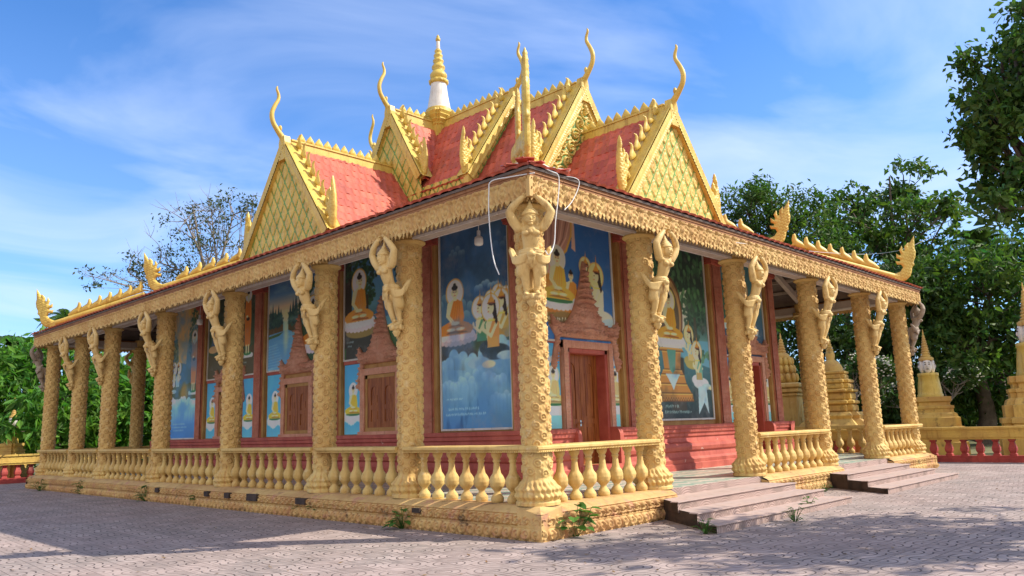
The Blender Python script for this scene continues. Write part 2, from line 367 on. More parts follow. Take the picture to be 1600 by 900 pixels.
# ------------------------------------------------------------------ ground
def pavement_mat():
    m, t, b, o = nodes('patterned cement paving')
    g = t.nodes.new('ShaderNodeNewGeometry'); pos = g.outputs['Position']
    mp_ = N(t, 'ShaderNodeMapping'); mp_.inputs['Rotation'].default_value = (0, 0, math.radians(3)); t.links.new(pos, mp_.inputs[0]); pos = mp_.outputs[0]
    s = N(t, 'ShaderNodeSeparateXYZ'); t.links.new(pos, s.inputs[0])
    def mth(op, a, b_=None, c=None):
        n = N(t, 'ShaderNodeMath', operation=op)
        for i, x in enumerate((a, b_, c)):
            if x is None: continue
            if isinstance(x, (int, float)): n.inputs[i].default_value = x
            else: t.links.new(x, n.inputs[i])
        return n.outputs[0]
    S = 0.38
    x = mth('MULTIPLY', s.outputs[0], 1 / S); y = mth('MULTIPLY', s.outputs[1], 1 / S)
    # truchet tiling of concentric quarter rings: rings about every second corner of each cell
    ix = mth('FLOOR', x); iy = mth('FLOOR', y)
    fx = mth('SUBTRACT', x, ix); fy = mth('SUBTRACT', y, iy)
    par = mth('MODULO', mth('ABSOLUTE', mth('ADD', ix, iy)), 2.0)
    fx2 = mth('ABSOLUTE', mth('SUBTRACT', fx, par))
    d1 = mth('SQRT', mth('ADD', mth('MULTIPLY', fx2, fx2), mth('MULTIPLY', fy, fy)))
    gx = mth('SUBTRACT', 1.0, fx2); gy = mth('SUBTRACT', 1.0, fy)
    d2 = mth('SQRT', mth('ADD', mth('MULTIPLY', gx, gx), mth('MULTIPLY', gy, gy)))
    d = mth('MINIMUM', d1, d2)
    rings = mth('ABSOLUTE', mth('SUBTRACT', mth('MULTIPLY', d, 4.0), mth('ROUND', mth('MULTIPLY', d, 4.0))))
    line = ramp(t, rings, 0.06, 0.13, 1.0, 0.0)
    ex = mth('MINIMUM', fx, mth('SUBTRACT', 1.0, fx)); ey = mth('MINIMUM', fy, mth('SUBTRACT', 1.0, fy))
    joint = ramp(t, mth('MINIMUM', ex, ey), 0.006, 0.016, 1.0, 0.0)
    ln = mth('MAXIMUM', line, mth('MULTIPLY', joint, 0.9))
    # faded areas of the pattern
    ln = mth('MULTIPLY', ln, ramp(t, noise(t, 0.5, 3), 0.3, 0.6, 0.55, 1.0))
    tone = mixc(t, ramp(t, noise(t, 0.45, 5), 0.35, 0.68), (0.36, 0.275, 0.245), (0.32, 0.275, 0.25))
    tone = mixc(t, ramp(t, noise(t, 6, 4), 0.35, 0.7), tone, (0.42, 0.335, 0.30))
    cell = N(t, 'ShaderNodeTexWhiteNoise'); cv = N(t, 'ShaderNodeCombineXYZ'); t.links.new(ix, cv.inputs[0]); t.links.new(iy, cv.inputs[1]); t.links.new(cv.outputs[0], cell.inputs[0])
    tone = mixc(t, 1.0, tone, mixc(t, cell.outputs[0], (0.84, 0.83, 0.83), (1.12, 1.1, 1.1)), 'MULTIPLY')
    tone = mixc(t, ramp(t, noise(t, 0.9, 8, 0.7), 0.56, 0.74, 0, 0.65), tone, (0.19, 0.15, 0.13))
    c = mixc(t, ln, tone, (0.085, 0.065, 0.06))
    t.links.new(c, b.inputs['Base Color']); b.inputs['Roughness'].default_value = 0.85; b.inputs['Specular IOR Level'].default_value = 0.2
    h = mth('SUBTRACT', mth('MULTIPLY', noise(t, 60, 4), 0.25), ln); bump(t, b, h, 0.5, 0.006); return m
MT['pave'] = pavement_mat()
MT['soil'] = paint('dry soil with weeds', (0.2, 0.17, 0.08), (0.1, 0.12, 0.04), 0.95, 0.5)
mb = MB(); mb.add([(-900, -900, -0.03), (900, -900, -0.03), (900, 900, -0.03), (-900, 900, -0.03)], [[0, 1, 2, 3]], 0, False)
tag(mb.build('ground', MT['soil']), 'dry ground with patchy weeds beyond the temple court', kind='structure')
mb = MB(); mb.add([(-40, -40, 0), (20.3, -40, 0), (20.3, 28.4, 0), (-40, 28.4, 0)], [[0, 1, 2, 3]], 0, False)
tag(mb.build('pavement', MT['pave']), 'pinkish grey paving patterned with concentric curves around the temple', kind='structure')

# ------------------------------------------------------------------ the temple
XS = [0, 2.981, 6.453, 10.139, 13.611, 16.592]; YS = [0, 2.981, 5.698, 9.667, 13.636, 17.605, 20.322, 23.303]
LX, LY = XS[-1], YS[-1]
FLOOR = 0.45; RAIL = 1.29; WX, WY = 2.85, 2.70; PE = 0.43
temple = empty('temple')
tag(temple, 'golden temple hall with carved columns, painted murals and stacked red tiled gables', 'temple')
# four facades: local X runs to the right seen from outside, local -Y is outward
FAC = {'front': (Matrix.Translation((0, 0, 0)), LX), 'left': (Tm((0, LY, 0), rz=-math.pi / 2), LY),
       'right': (Tm((LX, 0, 0), rz=math.pi / 2), LY), 'back': (Tm((LX, LY, 0), rz=math.pi), LX)}
FX = {'front': XS, 'back': [LX - x for x in XS][::-1], 'left': [LY - y for y in YS][::-1], 'right': YS}

def frieze(length, x0, zs, depth, unit, kind, res=0.0155):
    """carved strip in local facade frame: zs = (z0, z1), outer face at y=-depth"""
    n = max(8, int(length / res)); m = 15
    U, V = np.meshgrid(np.linspace(0, length, n), np.linspace(0, 1, m)); H = zs[1] - zs[0]
    u = U / unit; u = u - np.round(u)
    if kind == 'leaf':
        lf = np.clip((0.46 - np.abs(u)) / 0.10, 0, 1) * np.sin(np.pi * np.clip(V * 0.86 + 0.12, 0, 1)) ** 0.6
        h = lf * (0.05 + 0.022 * np.cos(17 * np.hypot(u * 1.15, V - 0.55)) - 0.03 * np.exp(-(u / 0.05) ** 2) * (V < 0.6))
    else:
        lf = np.clip((0.47 - np.abs(u)) / 0.08, 0, 1) * np.clip(V / 0.12, 0, 1) * np.clip((1 - V) / 0.12, 0, 1)
        h = lf * (0.035 + 0.024 * np.cos(16 * np.hypot(u * 1.0, V - 0.5) + 3 * np.arctan2(V - 0.5, u)))
    h += 0.035 * (vnoise(U, V * H, 0.05, 8) - 0.5) * np.sin(np.pi * V)
    h += 0.02 * (vnoise(U, V * H, 0.13, 5) - 0.5) * np.sin(np.pi * V)
    return np.stack([U + x0, -(depth + h), zs[0] + V * H], -1), undercoat(np.exp(-((np.abs(u) - 0.5) / 0.09) ** 2) + 0.7 * np.exp(-((np.hypot(u * 1.1, V - 0.5) - 0.3) / 0.07) ** 2) * (fbm(U, V * H, 0.3, 2) > 0.42))
# plinth with two carved bands, cut where the front stairs are
def plinth_mesh(name, run):
    mb = MB()
    F_, L = FAC[name]
    for a, b in (run,):
        ea, eb = a - (PE + 0.03 if a == 0 else 0), b + (PE + 0.03 if b == L else 0); mx = lambda d: (a - d if a == 0 else a, b + d if b == L else b)
        for z0, z1, d in ((0, 0.17, PE + 0.02), (0.20, 0.35, PE)):
            P, cc = frieze(eb - ea, ea, (z0, z1), d, 0.19, 'leaf' if z0 == 0 else 'scroll'); mb.grid(P, 0, True, col=cc)
        prof = [(PE + 0.03, 0.17), (PE + 0.035, 0.185), (PE + 0.0, 0.2)]
        for (d0, z0), (d1, z1) in zip(prof[:-1], prof[1:]):
            mb.add([(mx(d0)[0], -d0, z0), (mx(d0)[1], -d0, z0), (mx(d1)[1], -d1, z1), (mx(d1)[0], -d1, z1)], [[0, 1, 2, 3]], 0, False)
        prof = [(PE, 0.35), (PE + 0.015, 0.365), (PE - 0.02, 0.39), (0.30, 0.44), (0.27, FLOOR), (0.0, FLOOR + 0.004)]
        for (d0, z0), (d1, z1) in zip(prof[:-1], prof[1:]):
            mb.add([(mx(d0)[0], -d0, z0), (mx(d0)[1], -d0, z0), (mx(d1)[1], -d1, z1), (mx(d1)[0], -d1, z1)], [[0, 1, 2, 3]], 0, False)
        for q in ([0] if a == 0 else []) + ([L] if b == L else []):
            x0, x1 = (-PE - 0.045, -PE + 0.1) if q == 0 else (L + PE - 0.1, L + PE + 0.045); mb.box(x0, x1, -PE - 0.045, -PE + 0.1, 0.0, 0.362)
        for e, sgn in ((ea, 1), (eb, -1)):
            mb.add([(e, -PE, 0), (e, -PE, 0.36), (e, 0.0, FLOOR), (e, 0, 0)], [[0, 1, 2, 3]], 0, False)
    return mb
RUNS = {'front': [(0, 3.02), (6.38, 10.22), (13.55, LX)], 'left': [(0, LY)], 'right': [(0, LY)], 'back': [(0, LX)]}
for nm in FAC:
    for run in RUNS[nm]: plinth_mesh(nm, run).build('plinth', MT['plinth'], temple, M4=FAC[nm][0])
# floor
def floor_mat():
    m, t, b, o = nodes('green and cream floor tiles')
    ch = N(t, 'ShaderNodeTexChecker'); ch.inputs['Scale'].default_value = 1 / 0.3
    g = t.nodes.new('ShaderNodeNewGeometry'); mp_ = N(t, 'ShaderNodeMapping'); mp_.inputs['Rotation'].default_value = (0, 0, math.pi / 4)
    mp_.inputs['Location'].default_value = (0, 0, 0.4)
    t.links.new(g.outputs['Position'], mp_.inputs[0]); t.links.new(mp_.outputs[0], ch.inputs[0])
    c = mixc(t, ch.outputs[1], (0.28, 0.42, 0.33), (0.62, 0.58, 0.48)); c = mixc(t, ramp(t, noise(t, 1.2, 5), 0.4, 0.75), c, (0.42, 0.35, 0.28))
    t.links.new(c, b.inputs['Base Color']); b.inputs['Roughness'].default_value = 0.35; return m
MT['floor'] = floor_mat()
mb = MB(); mb.box(-0.28, LX + 0.28, -0.28, LY + 0.28, 0.02, FLOOR - 0.01)
mb.build('floor', MT['floor'], temple)
# stairs: three flared treads in front of each open bay, faced like the paving
MT['stair'] = paint('pink terrazzo step', (0.49, 0.36, 0.31), (0.44, 0.335, 0.30), 0.8, 1.4, stain=(0.16, 0.11, 0.09), stain_t=(0.62, 0.82), stain_s=2.0)
def riser_mat():
    m, t, b, o = nodes('cream riser with dark curved pattern')
    g = t.nodes.new('ShaderNodeNewGeometry'); s = N(t, 'ShaderNodeSeparateXYZ'); t.links.new(g.outputs['Position'], s.inputs[0])
    wv = N(t, 'ShaderNodeTexWave', wave_type='RINGS', rings_direction='SPHERICAL'); wv.inputs['Scale'].default_value = 7.5; wv.inputs['Distortion'].default_value = 0.6
    md = N(t, 'ShaderNodeMath', operation='PINGPONG'); t.links.new(s.outputs[0], md.inputs[0]); md.inputs[1].default_value = 0.3
    cv = N(t, 'ShaderNodeCombineXYZ'); t.links.new(md.outputs[0], cv.inputs[0]); t.links.new(s.outputs[2], cv.inputs[1]); t.links.new(cv.outputs[0], wv.inputs[0])
    c = mixc(t, ramp(t, wv.outputs[1], 0.55, 0.8), (0.46, 0.33, 0.28), (0.20, 0.12, 0.105)); c = mixc(t, ramp(t, noise(t, 2.5, 8, 0.7), 0.45, 0.68), c, (0.2, 0.14, 0.115))
    t.links.new(c, b.inputs['Base Color']); b.inputs['Roughness'].default_value = 0.8; return m
MT['riser'] = riser_mat()
MT['grime_shade'] = paint('near-black concrete', (0.035, 0.026, 0.022), (0.075, 0.05, 0.04), 0.9, 4)  # near-black for the broken gaps, and painted-in shade on the step ends
for k, (a, b, lefts, rights, la) in enumerate(((3.02, 6.38, (2.15, 1.80, 1.48), (6.36, 6.36, 6.4), 2.55), (10.22, 13.55, (8.95, 8.6, 8.3), (13.0, 13.1, 13.2), 9.3))):
    mb = MB(); tops = (0.325, 0.215, 0.105); ys = (-1.0, -1.55, -2.05)
    for i, z in enumerate(tops):
        y1 = ys[i]; y0 = -0.47
        P = [(la, y0), (lefts[i], y1), (rights[i], y1), (b - 0.02, y0)]
        zb_ = 0 if i == 2 else tops[i + 1] - 0.05
        v = [(x, y, zz) for zz in (zb_, z) for x, y in P]
        mb.add(v, np.array([(4, 5, 6, 7)]), 0, False)
        mb.add(v, np.array([(1, 2, 6, 5)]), 1, False); mb.add(v, np.array([(0, 1, 5, 4), (2, 3, 7, 6)]), 2, False)  # step end faces carry their shade as a near-black colour
        mb.box(lefts[i] - 0.02, rights[i] + 0.02, y1 - 0.025, y1 + 0.12, z + 0.001, z + 0.016, 0)
    mb.box(a, b - 0.02, -0.475, -0.28, 0.0, 0.324, 0); mb.add([(a, -0.285, 0.3), (b, -0.285, 0.3), (b, -0.285, FLOOR), (a, -0.285, FLOOR)], [[0, 1, 2, 3]], 1, False)
    mb.build('stairs', [MT['stair'], MT['riser'], MT['grime_shade']], temple)

# ------------------------------------------------------------------ columns, caryatids, balustrades
def column_mesh():
    nz, nt_ = 370, 128
    z = np.linspace(0, 4.46, nz); a = np.linspace(0, 2 * math.pi, nt_, endpoint=False)
    A, Z = np.meshgrid(a, z); r0 = 0.21
    pu = 2 * math.pi * r0 / 6
    U_, V_ = A * r0, Z + A * 0.03; pv = 0.27; k_ = np.floor(V_ / (pv / 2)); best = np.full(U_.shape, 9.0); th = np.zeros(U_.shape)
    for dk in (-1, 0, 1):
        kk = k_ + dk; off = (kk % 2) * pu / 2; cu = np.round((U_ - off) / pu) * pu + off; cv = (kk + 0.5) * pv / 2
        rr = np.hypot(U_ - cu, V_ - cv); m_ = rr < best; th = np.where(m_, np.arctan2(V_ - cv, U_ - cu), th); best = np.where(m_, rr, best)
    h = 0.031 * np.exp(-((best - 0.046) / 0.013) ** 2) + 0.036 * np.exp(-(best / 0.017) ** 2)
    h += 0.013 * np.exp(-((best - 0.073) / 0.011) ** 2) * (0.5 + 0.5 * np.cos(6 * th)) + 0.006 * (best > 0.085) * np.maximum(0, np.cos(8 * th + 90 * best))
    shaft = np.clip((Z - 0.4) / 0.05, 0, 1); worn = 0.7 + 0.9 * (fbm(A * r0, Z, 0.35, 3) - 0.35)
    uc = (np.exp(-((best - 0.062) / 0.008) ** 2) + 0.9 * np.exp(-((best - 0.029) / 0.007) ** 2) + 0.22 * (best > 0.084)) * shaft * worn + (1 - shaft) * 0.7 * np.exp(-((np.abs(np.cos(A * 6)) / 0.3) ** 2))
    base = np.interp(Z, [0, 0.05, 0.06, 0.12, 0.22, 0.30, 0.36, 0.40, 4.46], [0.33, 0.33, 0.30, 0.315, 0.305, 0.262, 0.225, r0, r0])
    leaf = np.clip((0.36 - Z) / 0.08, 0, 1) * np.clip((Z - 0.05) / 0.03, 0, 1)
    h = h * np.clip((Z - 0.36) / 0.08, 0, 1) + leaf * (0.022 * np.abs(np.cos(A * 6)) + 0.014 * np.cos(A * 24 + 30 * Z) + 0.012 * np.sin(60 * Z))
    R_ = base + h
    mb = MB(); mb.grid(np.stack([R_ * np.cos(A), R_ * np.sin(A), Z], -1), 0, True, True, col=undercoat(uc))
    return mb
cm = column_mesh()
col0 = cm.build('column', MT['ochre'], temple)
cap = MB(); cap.lathe([(0.2, 4.38), (0.235, 4.41), (0.225, 4.43), (0.27, 4.455), (0.30, 4.475), (0.303, 4.50), (0.275, 4.515), (0.265, 4.53), (0.285, 4.55), (0.28, 4.575),
                       (0.2, 4.585), (0.195, 4.62), (0.215, 4.66), (0.20, 4.70), (0.225, 4.76), (0.21, 4.86)], 40)
cap0 = cap.build('capital', MT['ochre'], col0)

def caryatid_mesh():
    """one continuous figure: rounded limbs fused by a voxel remesh. Local: z=0 at the feet, -Y outward; the back leans on the column"""
    mb = MB()
    def limb(pts, rad, n=12, flat=1.0):
        p = smooth_path(pts, 3); r = np.interp(np.linspace(0, 1, len(p)), np.linspace(0, 1, len(rad)), rad); mb.tube(p, r, n, flat=flat)
        for q, rr in ((p[0], r[0]), (p[-1], r[-1])): mb.ell(q, (rr, rr, rr), 10, 7)
    # legs: feet set on the column, hips swung out
    for sx in (-1, 1):
        limb([(0.075 * sx, -0.15, 0.56), (0.085 * sx, -0.155, 0.34), (0.07 * sx, -0.10, 0.10), (0.06 * sx, -0.07, 0.0)], [0.088, 0.072, 0.058, 0.04, 0.036])
        limb([(0.06 * sx, -0.07, 0.0), (0.075 * sx, -0.13, -0.02), (0.085 * sx, -0.19, -0.045)], [0.04, 0.036, 0.024])
        mb.lathe([(0.05, -0.02), (0.058, 0.0), (0.05, 0.02)], 12, T=Tm((0.06 * sx, -0.075, 0.05)))
    # hips, waist, chest leaning outward, neck
    limb([(0, -0.16, 0.52), (0, -0.19, 0.64), (0, -0.25, 0.76), (0, -0.30, 0.90), (0, -0.33, 1.02)], [0.125, 0.135, 0.10, 0.115, 0.12], 16, 0.82)
    mb.ell((0, -0.33, 1.05), (0.165, 0.085, 0.065), 16, 9)
    for sx in (-1, 1): mb.ell((0.065 * sx, -0.405, 0.965), (0.056, 0.05, 0.052), 12, 8)
    limb([(0, -0.33, 1.06), (0, -0.345, 1.15)], [0.05, 0.046])
    # head, nose, ears, tiered crown
    mb.ell((0, -0.375, 1.215), (0.092, 0.105, 0.122), 18, 12)
    mb.ell((0, -0.482, 1.20), (0.017, 0.026, 0.034), 8, 6); mb.ell((0, -0.468, 1.148), (0.032, 0.018, 0.012), 8, 6)
    mb.ell((0, -0.445, 1.11), (0.035, 0.03, 0.024), 8, 6)
    for sx in (-1, 1):
        mb.ell((0.04 * sx, -0.463, 1.222), (0.026, 0.016, 0.011), 8, 6); mb.ell((0.04 * sx, -0.468, 1.252), (0.032, 0.016, 0.009), 8, 6)
        limb([(0.088 * sx, -0.35, 1.25), (0.095 * sx, -0.35, 1.19), (0.085 * sx, -0.35, 1.12)], [0.022, 0.018, 0.024], 8)
    mb.lathe([(0.088, 0), (0.1, 0.012), (0.1, 0.035), (0.088, 0.05), (0.092, 0.062), (0.08, 0.085), (0.062, 0.105), (0.066, 0.117), (0.05, 0.14), (0.036, 0.155), (0.04, 0.168),
              (0.026, 0.20), (0.012, 0.27), (0.004, 0.30)], 18, T=Tm((0, -0.368, 1.272), rx=-0.06, s=(1.14, 1.14, 1.0)))
    # arms: up from the shoulders, elbows wide, hands together over the crown holding the eave
    for sx in (-1, 1):
        limb([(0.155 * sx, -0.335, 1.07), (0.225 * sx, -0.365, 1.20), (0.27 * sx, -0.385, 1.335)], [0.070, 0.068, 0.058])
        limb([(0.27 * sx, -0.385, 1.335), (0.205 * sx, -0.41, 1.46), (0.105 * sx, -0.415, 1.585)], [0.058, 0.056, 0.040])
        for p_, r_, ax in (((0.215 * sx, -0.352, 1.16), 0.066, 0.5), ((0.125 * sx, -0.40, 1.55), 0.046, -0.7), ((0.14 * sx, -0.40, 1.53), 0.046, -0.7)):
            mb.lathe([(r_ * 0.8, -0.014), (r_, 0), (r_ * 0.8, 0.014)], 12, T=Tm(p_, ry=ax * sx))
        # palm and five bent fingers turned up under the eave
        mb.ell((0.068 * sx, -0.405, 1.615), (0.036, 0.028, 0.036), 10, 7)
        for k in range(4):
            yy = -0.435 + 0.02 * k
            limb([(0.06 * sx, yy, 1.63), (0.045 * sx, yy - 0.004, 1.655), (0.018 * sx, yy - 0.004, 1.662 - 0.004 * abs(k - 1.5))], [0.0125, 0.0115, 0.010], 7)
        limb([(0.085 * sx, -0.425, 1.62), (0.088 * sx, -0.452, 1.64), (0.075 * sx, -0.466, 1.652)], [0.013, 0.012, 0.010], 7)
    # necklace, belt, front sash, gathered skirt
    P = [(0.10 * math.sin(a), -0.335 - 0.085 * math.cos(a) + 0.03, 1.055 - 0.06 * math.cos(a) ** 2) for a in np.linspace(-1.6, 1.6, 12)]; mb.tube(P, 0.02, 8)
    mb.ell((0, -0.435, 0.985), (0.02, 0.02, 0.035), 8, 6)
    for zz, rr in ((0.70, 0.15), (0.665, 0.16), (0.63, 0.158)): mb.lathe([(rr * 0.93, -0.02), (rr, 0), (rr * 0.93, 0.02)], 20, T=Tm((0, -0.212 + (0.7 - zz) * 0.4, zz), s=(1.08, 0.86, 1)))
    mb.ell((0, -0.335, 0.64), (0.045, 0.03, 0.045), 10, 7)
    limb([(0, -0.325, 0.62), (0, -0.325, 0.52), (0, -0.285, 0.40)], [0.06, 0.05, 0.012], 10, 0.35)
    for sx in (-1, 1):
        limb([(0.06 * sx, -0.16, 0.60), (0.10 * sx, -0.15, 0.44), (0.115 * sx, -0.13, 0.33)], [0.10, 0.095, 0.085], 14)
        # side swags: fans of folds sweeping from the belt up to the hip
        for k in range(7):
            t = k / 6
            limb([(0.03 * sx, -0.31 + 0.01 * k, 0.645 - 0.01 * k), (0.13 * sx, -0.26 + 0.02 * t, 0.60 - 0.115 * t), (0.225 * sx, -0.17, 0.60 - 0.09 * t), (0.262 * sx - 0.02 * sx * t, -0.10, 0.745 - 0.07 * t)], [0.017, 0.025, 0.024, 0.012], 8)
        limb([(0.21 * sx, -0.12, 0.60), (0.25 * sx, -0.05, 0.76), (0.255 * sx, -0.01, 0.80), (0.27 * sx, -0.01, 0.84)], [0.05, 0.04, 0.025, 0.010], 8)
    # lotus bracket under the feet
    mb.lathe([(0.03, -0.26), (0.05, -0.22), (0.075, -0.17), (0.06, -0.15), (0.10, -0.09), (0.115, -0.05), (0.08, -0.03)], 16, T=Tm((0, -0.09, 0)))
    for k in range(8):
        a = k / 8 * 2 * math.pi; mb.ell((0.095 * math.cos(a), -0.09 + 0.095 * math.sin(a), -0.085), (0.03, 0.03, 0.055), 8, 6)
    # the backing that ties the figure to the shaft
    limb([(0, 0.02, 0.0), (0, 0.0, 0.30), (0, -0.08, 0.60), (0, -0.10, 0.72)], [0.05, 0.06, 0.07, 0.03], 10)
    tmp = mb.build('caryatid_form', MT['statue'])
    md = tmp.modifiers.new('r', 'REMESH'); md.mode = 'VOXEL'; md.voxel_size = 0.0088; md.use_smooth_shade = True
    sm = tmp.modifiers.new('s', 'SMOOTH'); sm.iterations = 1; sm.factor = 0.5
    bpy.context.view_layer.update()
    me = bpy.data.meshes.new_from_object(tmp.evaluated_get(bpy.context.evaluated_depsgraph_get()))
    me.name = 'caryatid'; me.transform(Matrix.Diagonal((1.18, 1.0, 1.0, 1))); me.materials.clear(); me.materials.append(MT['statue'])
    bpy.data.objects.remove(tmp); return me
fig_me = caryatid_mesh()
# where the columns stand: (x, y, heading of the figure)
spots = []
for x in XS:
    for y, base in ((0, 0), (LY, math.pi)):
        ang = base
        if x == 0: ang = base + (-math.pi / 4 if y == 0 else math.pi / 4)
        if x == LX: ang = base + (math.pi / 4 if y == 0 else -math.pi / 4)
        spots.append((x, y, ang))
for y in YS[1:-1]:
    spots.append((0, y, -math.pi / 2)); spots.append((LX, y, math.pi / 2))
first = True
for i, (x, y, ang) in enumerate(spots):
    if first: c, cp = col0, cap0; first = False
    else:
        c = col0.copy(); COL.objects.link(c); c.parent = temple; cp = cap0.copy(); COL.objects.link(cp); cp.parent = c
    c.location = (x, y, FLOOR); c.rotation_euler = (0, 0, ang)
    corner = x in (0, LX) and y in (0, LY)
    fg = link('caryatid', fig_me, c, (0, -0.20 if not corner else -0.215, 3.0), 0.0); fg.scale = (1, 1, 0.925)
    if corner: fg.scale = (0.97, 1.1, 0.86); fg.location.z = 3.11
    if (x, y) in ((0, LY), (LX, 0)):
        fg.material_slots[0].link = 'OBJECT'; fg.material_slots[0].material = MT['greystatue']; fg['label'] = 'weathered bare grey figure'

def baluster_mesh():
    prof = [(0.088, 0), (0.10, 0.03), (0.098, 0.075), (0.075, 0.11), (0.05, 0.14), (0.046, 0.165), (0.066, 0.19), (0.10, 0.245), (0.112, 0.30), (0.10, 0.365), (0.07, 0.43),
            (0.056, 0.50), (0.05, 0.57), (0.047, 0.60), (0.066, 0.62), (0.05, 0.64), (0.055, 0.66), (0.075, 0.69), (0.086, 0.725), (0.08, 0.76)]
    zf = np.linspace(0, 0.76, 64); rf = np.interp(zf, [p_[1] for p_ in prof], [p_[0] for p_ in prof])
    a = np.linspace(0, 2 * math.pi, 28, endpoint=False); A, Z = np.meshgrid(a, zf); R_ = np.repeat(rf[:, None], 28, 1)
    bul = np.clip((Z - 0.19) / 0.04, 0, 1) * np.clip((0.44 - Z) / 0.06, 0, 1); stem_ = np.clip((Z - 0.40) / 0.05, 0, 1) * np.clip((0.6 - Z) / 0.02, 0, 1)
    R_ = R_ + bul * (0.012 * np.abs(np.cos(A * 3)) + 0.005 * np.cos(A * 12 + 40 * Z)) - stem_ * 0.005 * np.abs(np.cos(A * 5))
    mb = MB(); mb.grid(np.stack([R_ * np.cos(A), R_ * np.sin(A), Z], -1), 0, True, True); return mb
bal_src = baluster_mesh().build('baluster', MT['ochre'], temple); bal_me = bal_src.data; bpy.data.objects.remove(bal_src)
def rail_bay(nm, a, b, n, balusters=True):
    F_, L = FAC[nm]; mb = MB()
    ea = a - (0.255 if a == 0 else -0.1); eb = b + (0.255 if b == L else -0.1)
    # moulded cap runs in front of the shafts
    prof = [(-0.26, 1.205), (-0.235, 1.225), (-0.255, 1.235), (-0.27, 1.25), (-0.27, 1.283), (-0.25, 1.30), (-0.05, 1.305), (0.13, 1.305), (0.14, 1.25), (0.12, 1.205)]
    mb.prism(prof, 0, 1, 0, False, Matrix(((0, 1, 0, 0), (1, 0, 0, 0), (0, 0, 1, 0), (0, 0, 0, 1))) @ Matrix.Identity(4))
    v = mb.v[-1]; v[:, 0] = ea + v[:, 0] * (eb - ea)
    for k in range(int((eb - ea) / 0.042)):
        xx = ea + 0.02 + k * 0.042; mb.box(xx, xx + 0.022, -0.263, -0.243, 1.207, 1.226)
    r = mb.build('balustrade', MT['ochre'], temple, M4=F_)
    if balusters:
        g = 0.27; step = (b - a - 2 * g) / (n) if n else 1
        for k in range(n):
            link('baluster', bal_me, r, (a + g + step * (k + 0.5), -0.06, FLOOR), rng.uniform(0, 6))
    return r
fx = FX['front']
for a, b, n in ((fx[0], fx[1], 7), (fx[2], fx[3], 9), (fx[4], fx[5], 7)): rail_bay('front', a, b, n)
for i, n in enumerate((7, 6, 9, 9, 9, 6, 7)): rail_bay('left', FX['left'][i], FX['left'][i + 1], n)
for i, n in enumerate((7, 6, 9)): rail_bay('right', FX['right'][i], FX['right'][i + 1], n, i < 2)
for i in range(3, 7): rail_bay('right', FX['right'][i], FX['right'][i + 1], 0)
for i in range(5): rail_bay('back', FX['back'][i], FX['back'][i + 1], 5 if i > 2 else 0)
# beams and carved eave boards
for nm, (F_, L) in FAC.items():
    mb = MB(); mb.box(-0.11, L + 0.11 if nm in ('front', 'back') else L - 0.112, -0.11, 0.11, 4.96, 5.22); mb.box(-0.09, L + 0.09, -0.125, -0.112, 4.95, 5.0, 1); mb.box(-0.09, L + 0.09, 0.112, 0.125, 4.95, 5.0, 1)
    mb.build('beam', [MT['beam'], MT['white']], temple, M4=F_)
    e = 0.5; x0, x1 = -e, L + e; res = 0.0185; n = int((x1 - x0) / res); m = 22
    unit = 0.33
    U, V = np.meshgrid(np.linspace(x0, x1, n), np.linspace(0, 1, m))
    u = (U - x0) / unit; uu = u - np.round(u); uw = u * 3; uw = uw - np.round(uw)
    zlow = 4.87 + 0.095 * (2 * np.abs(uw)) ** 1.3
    Z = zlow + (5.245 - zlow) * V
    d = np.hypot(uu * 1.25, V - 0.52); h = 0.032 * (0.5 + 0.5 * np.cos(20 * d)) * (d < 0.62) + 0.034 * np.exp(-(d / 0.1) ** 2)
    h += 0.016 * np.maximum(0, np.cos(5 * np.arctan2(V - 0.52, uu) + 12 * d)) + 0.03 * np.exp(-((np.abs(uu) - 0.5) / 0.04) ** 2) * (V > 0.2)
    h += 0.03 * np.clip((0.22 - V) / 0.22, 0, 1) * np.abs(np.cos(np.pi * uw)) + 0.03 * (V > 0.9)
    uc = np.exp(-((d - 0.42) / 0.07) ** 2) + np.exp(-((np.abs(uu) - 0.5) / 0.05) ** 2) + 0.8 * np.exp(-((d - 0.2) / 0.05) ** 2)
    mb = MB(); mb.grid(np.stack([U, -e - h, Z], -1), 0, True, col=undercoat(uc * 0.6))
    mb.grid(np.stack([U, np.full(U.shape, -e + 0.05), Z], -1)[::(m - 1)], 0, False, flip=True)
    mb.box(-e - 0.045, -e + 0.03, -e - 0.045, -e + 0.03, 4.93, 5.245); mb.build('eave_board', MT['fascia'], temple, M4=F_)
    mb = MB(); mb.box(x0 - 0.03, x1 + 0.03, -e - 0.04, -e + 0.04, 5.247, 5.29); mb.box(x0 - 0.045, x1 + 0.045, -e - 0.055, -e + 0.04, 5.291, 5.345)
    mb.build('eave_moulding', MT['brownband'], temple, M4=F_)

# black gaps where pieces of the carved band have broken away
for px, py, w_, h_ in ((245, 764, 0.22, 0.1), (322, 771, 0.2, 0.11), (354, 774, 0.22, 0.11), (393, 776, 0.42, 0.14), (469, 781, 0.34, 0.11), (650, 795, 0.2, 0.07)):
    r_ = CAM_F + CAM_R * (px - 800) / FOC - CAM_U * (py - 450) / FOC; k_ = (-PE - 0.07 - CAM_P[0]) / r_[0]; q_ = CAM_P + r_ * k_
    mb = MB(); mb.box(-0.03, 0.1, -w_ / 2, w_ / 2, -h_ / 2, h_ / 2); mb.build('broken_gap', MT['grime_shade'], temple, loc=(-PE - 0.05, q_[1], max(0.26, min(0.3, q_[2]))))
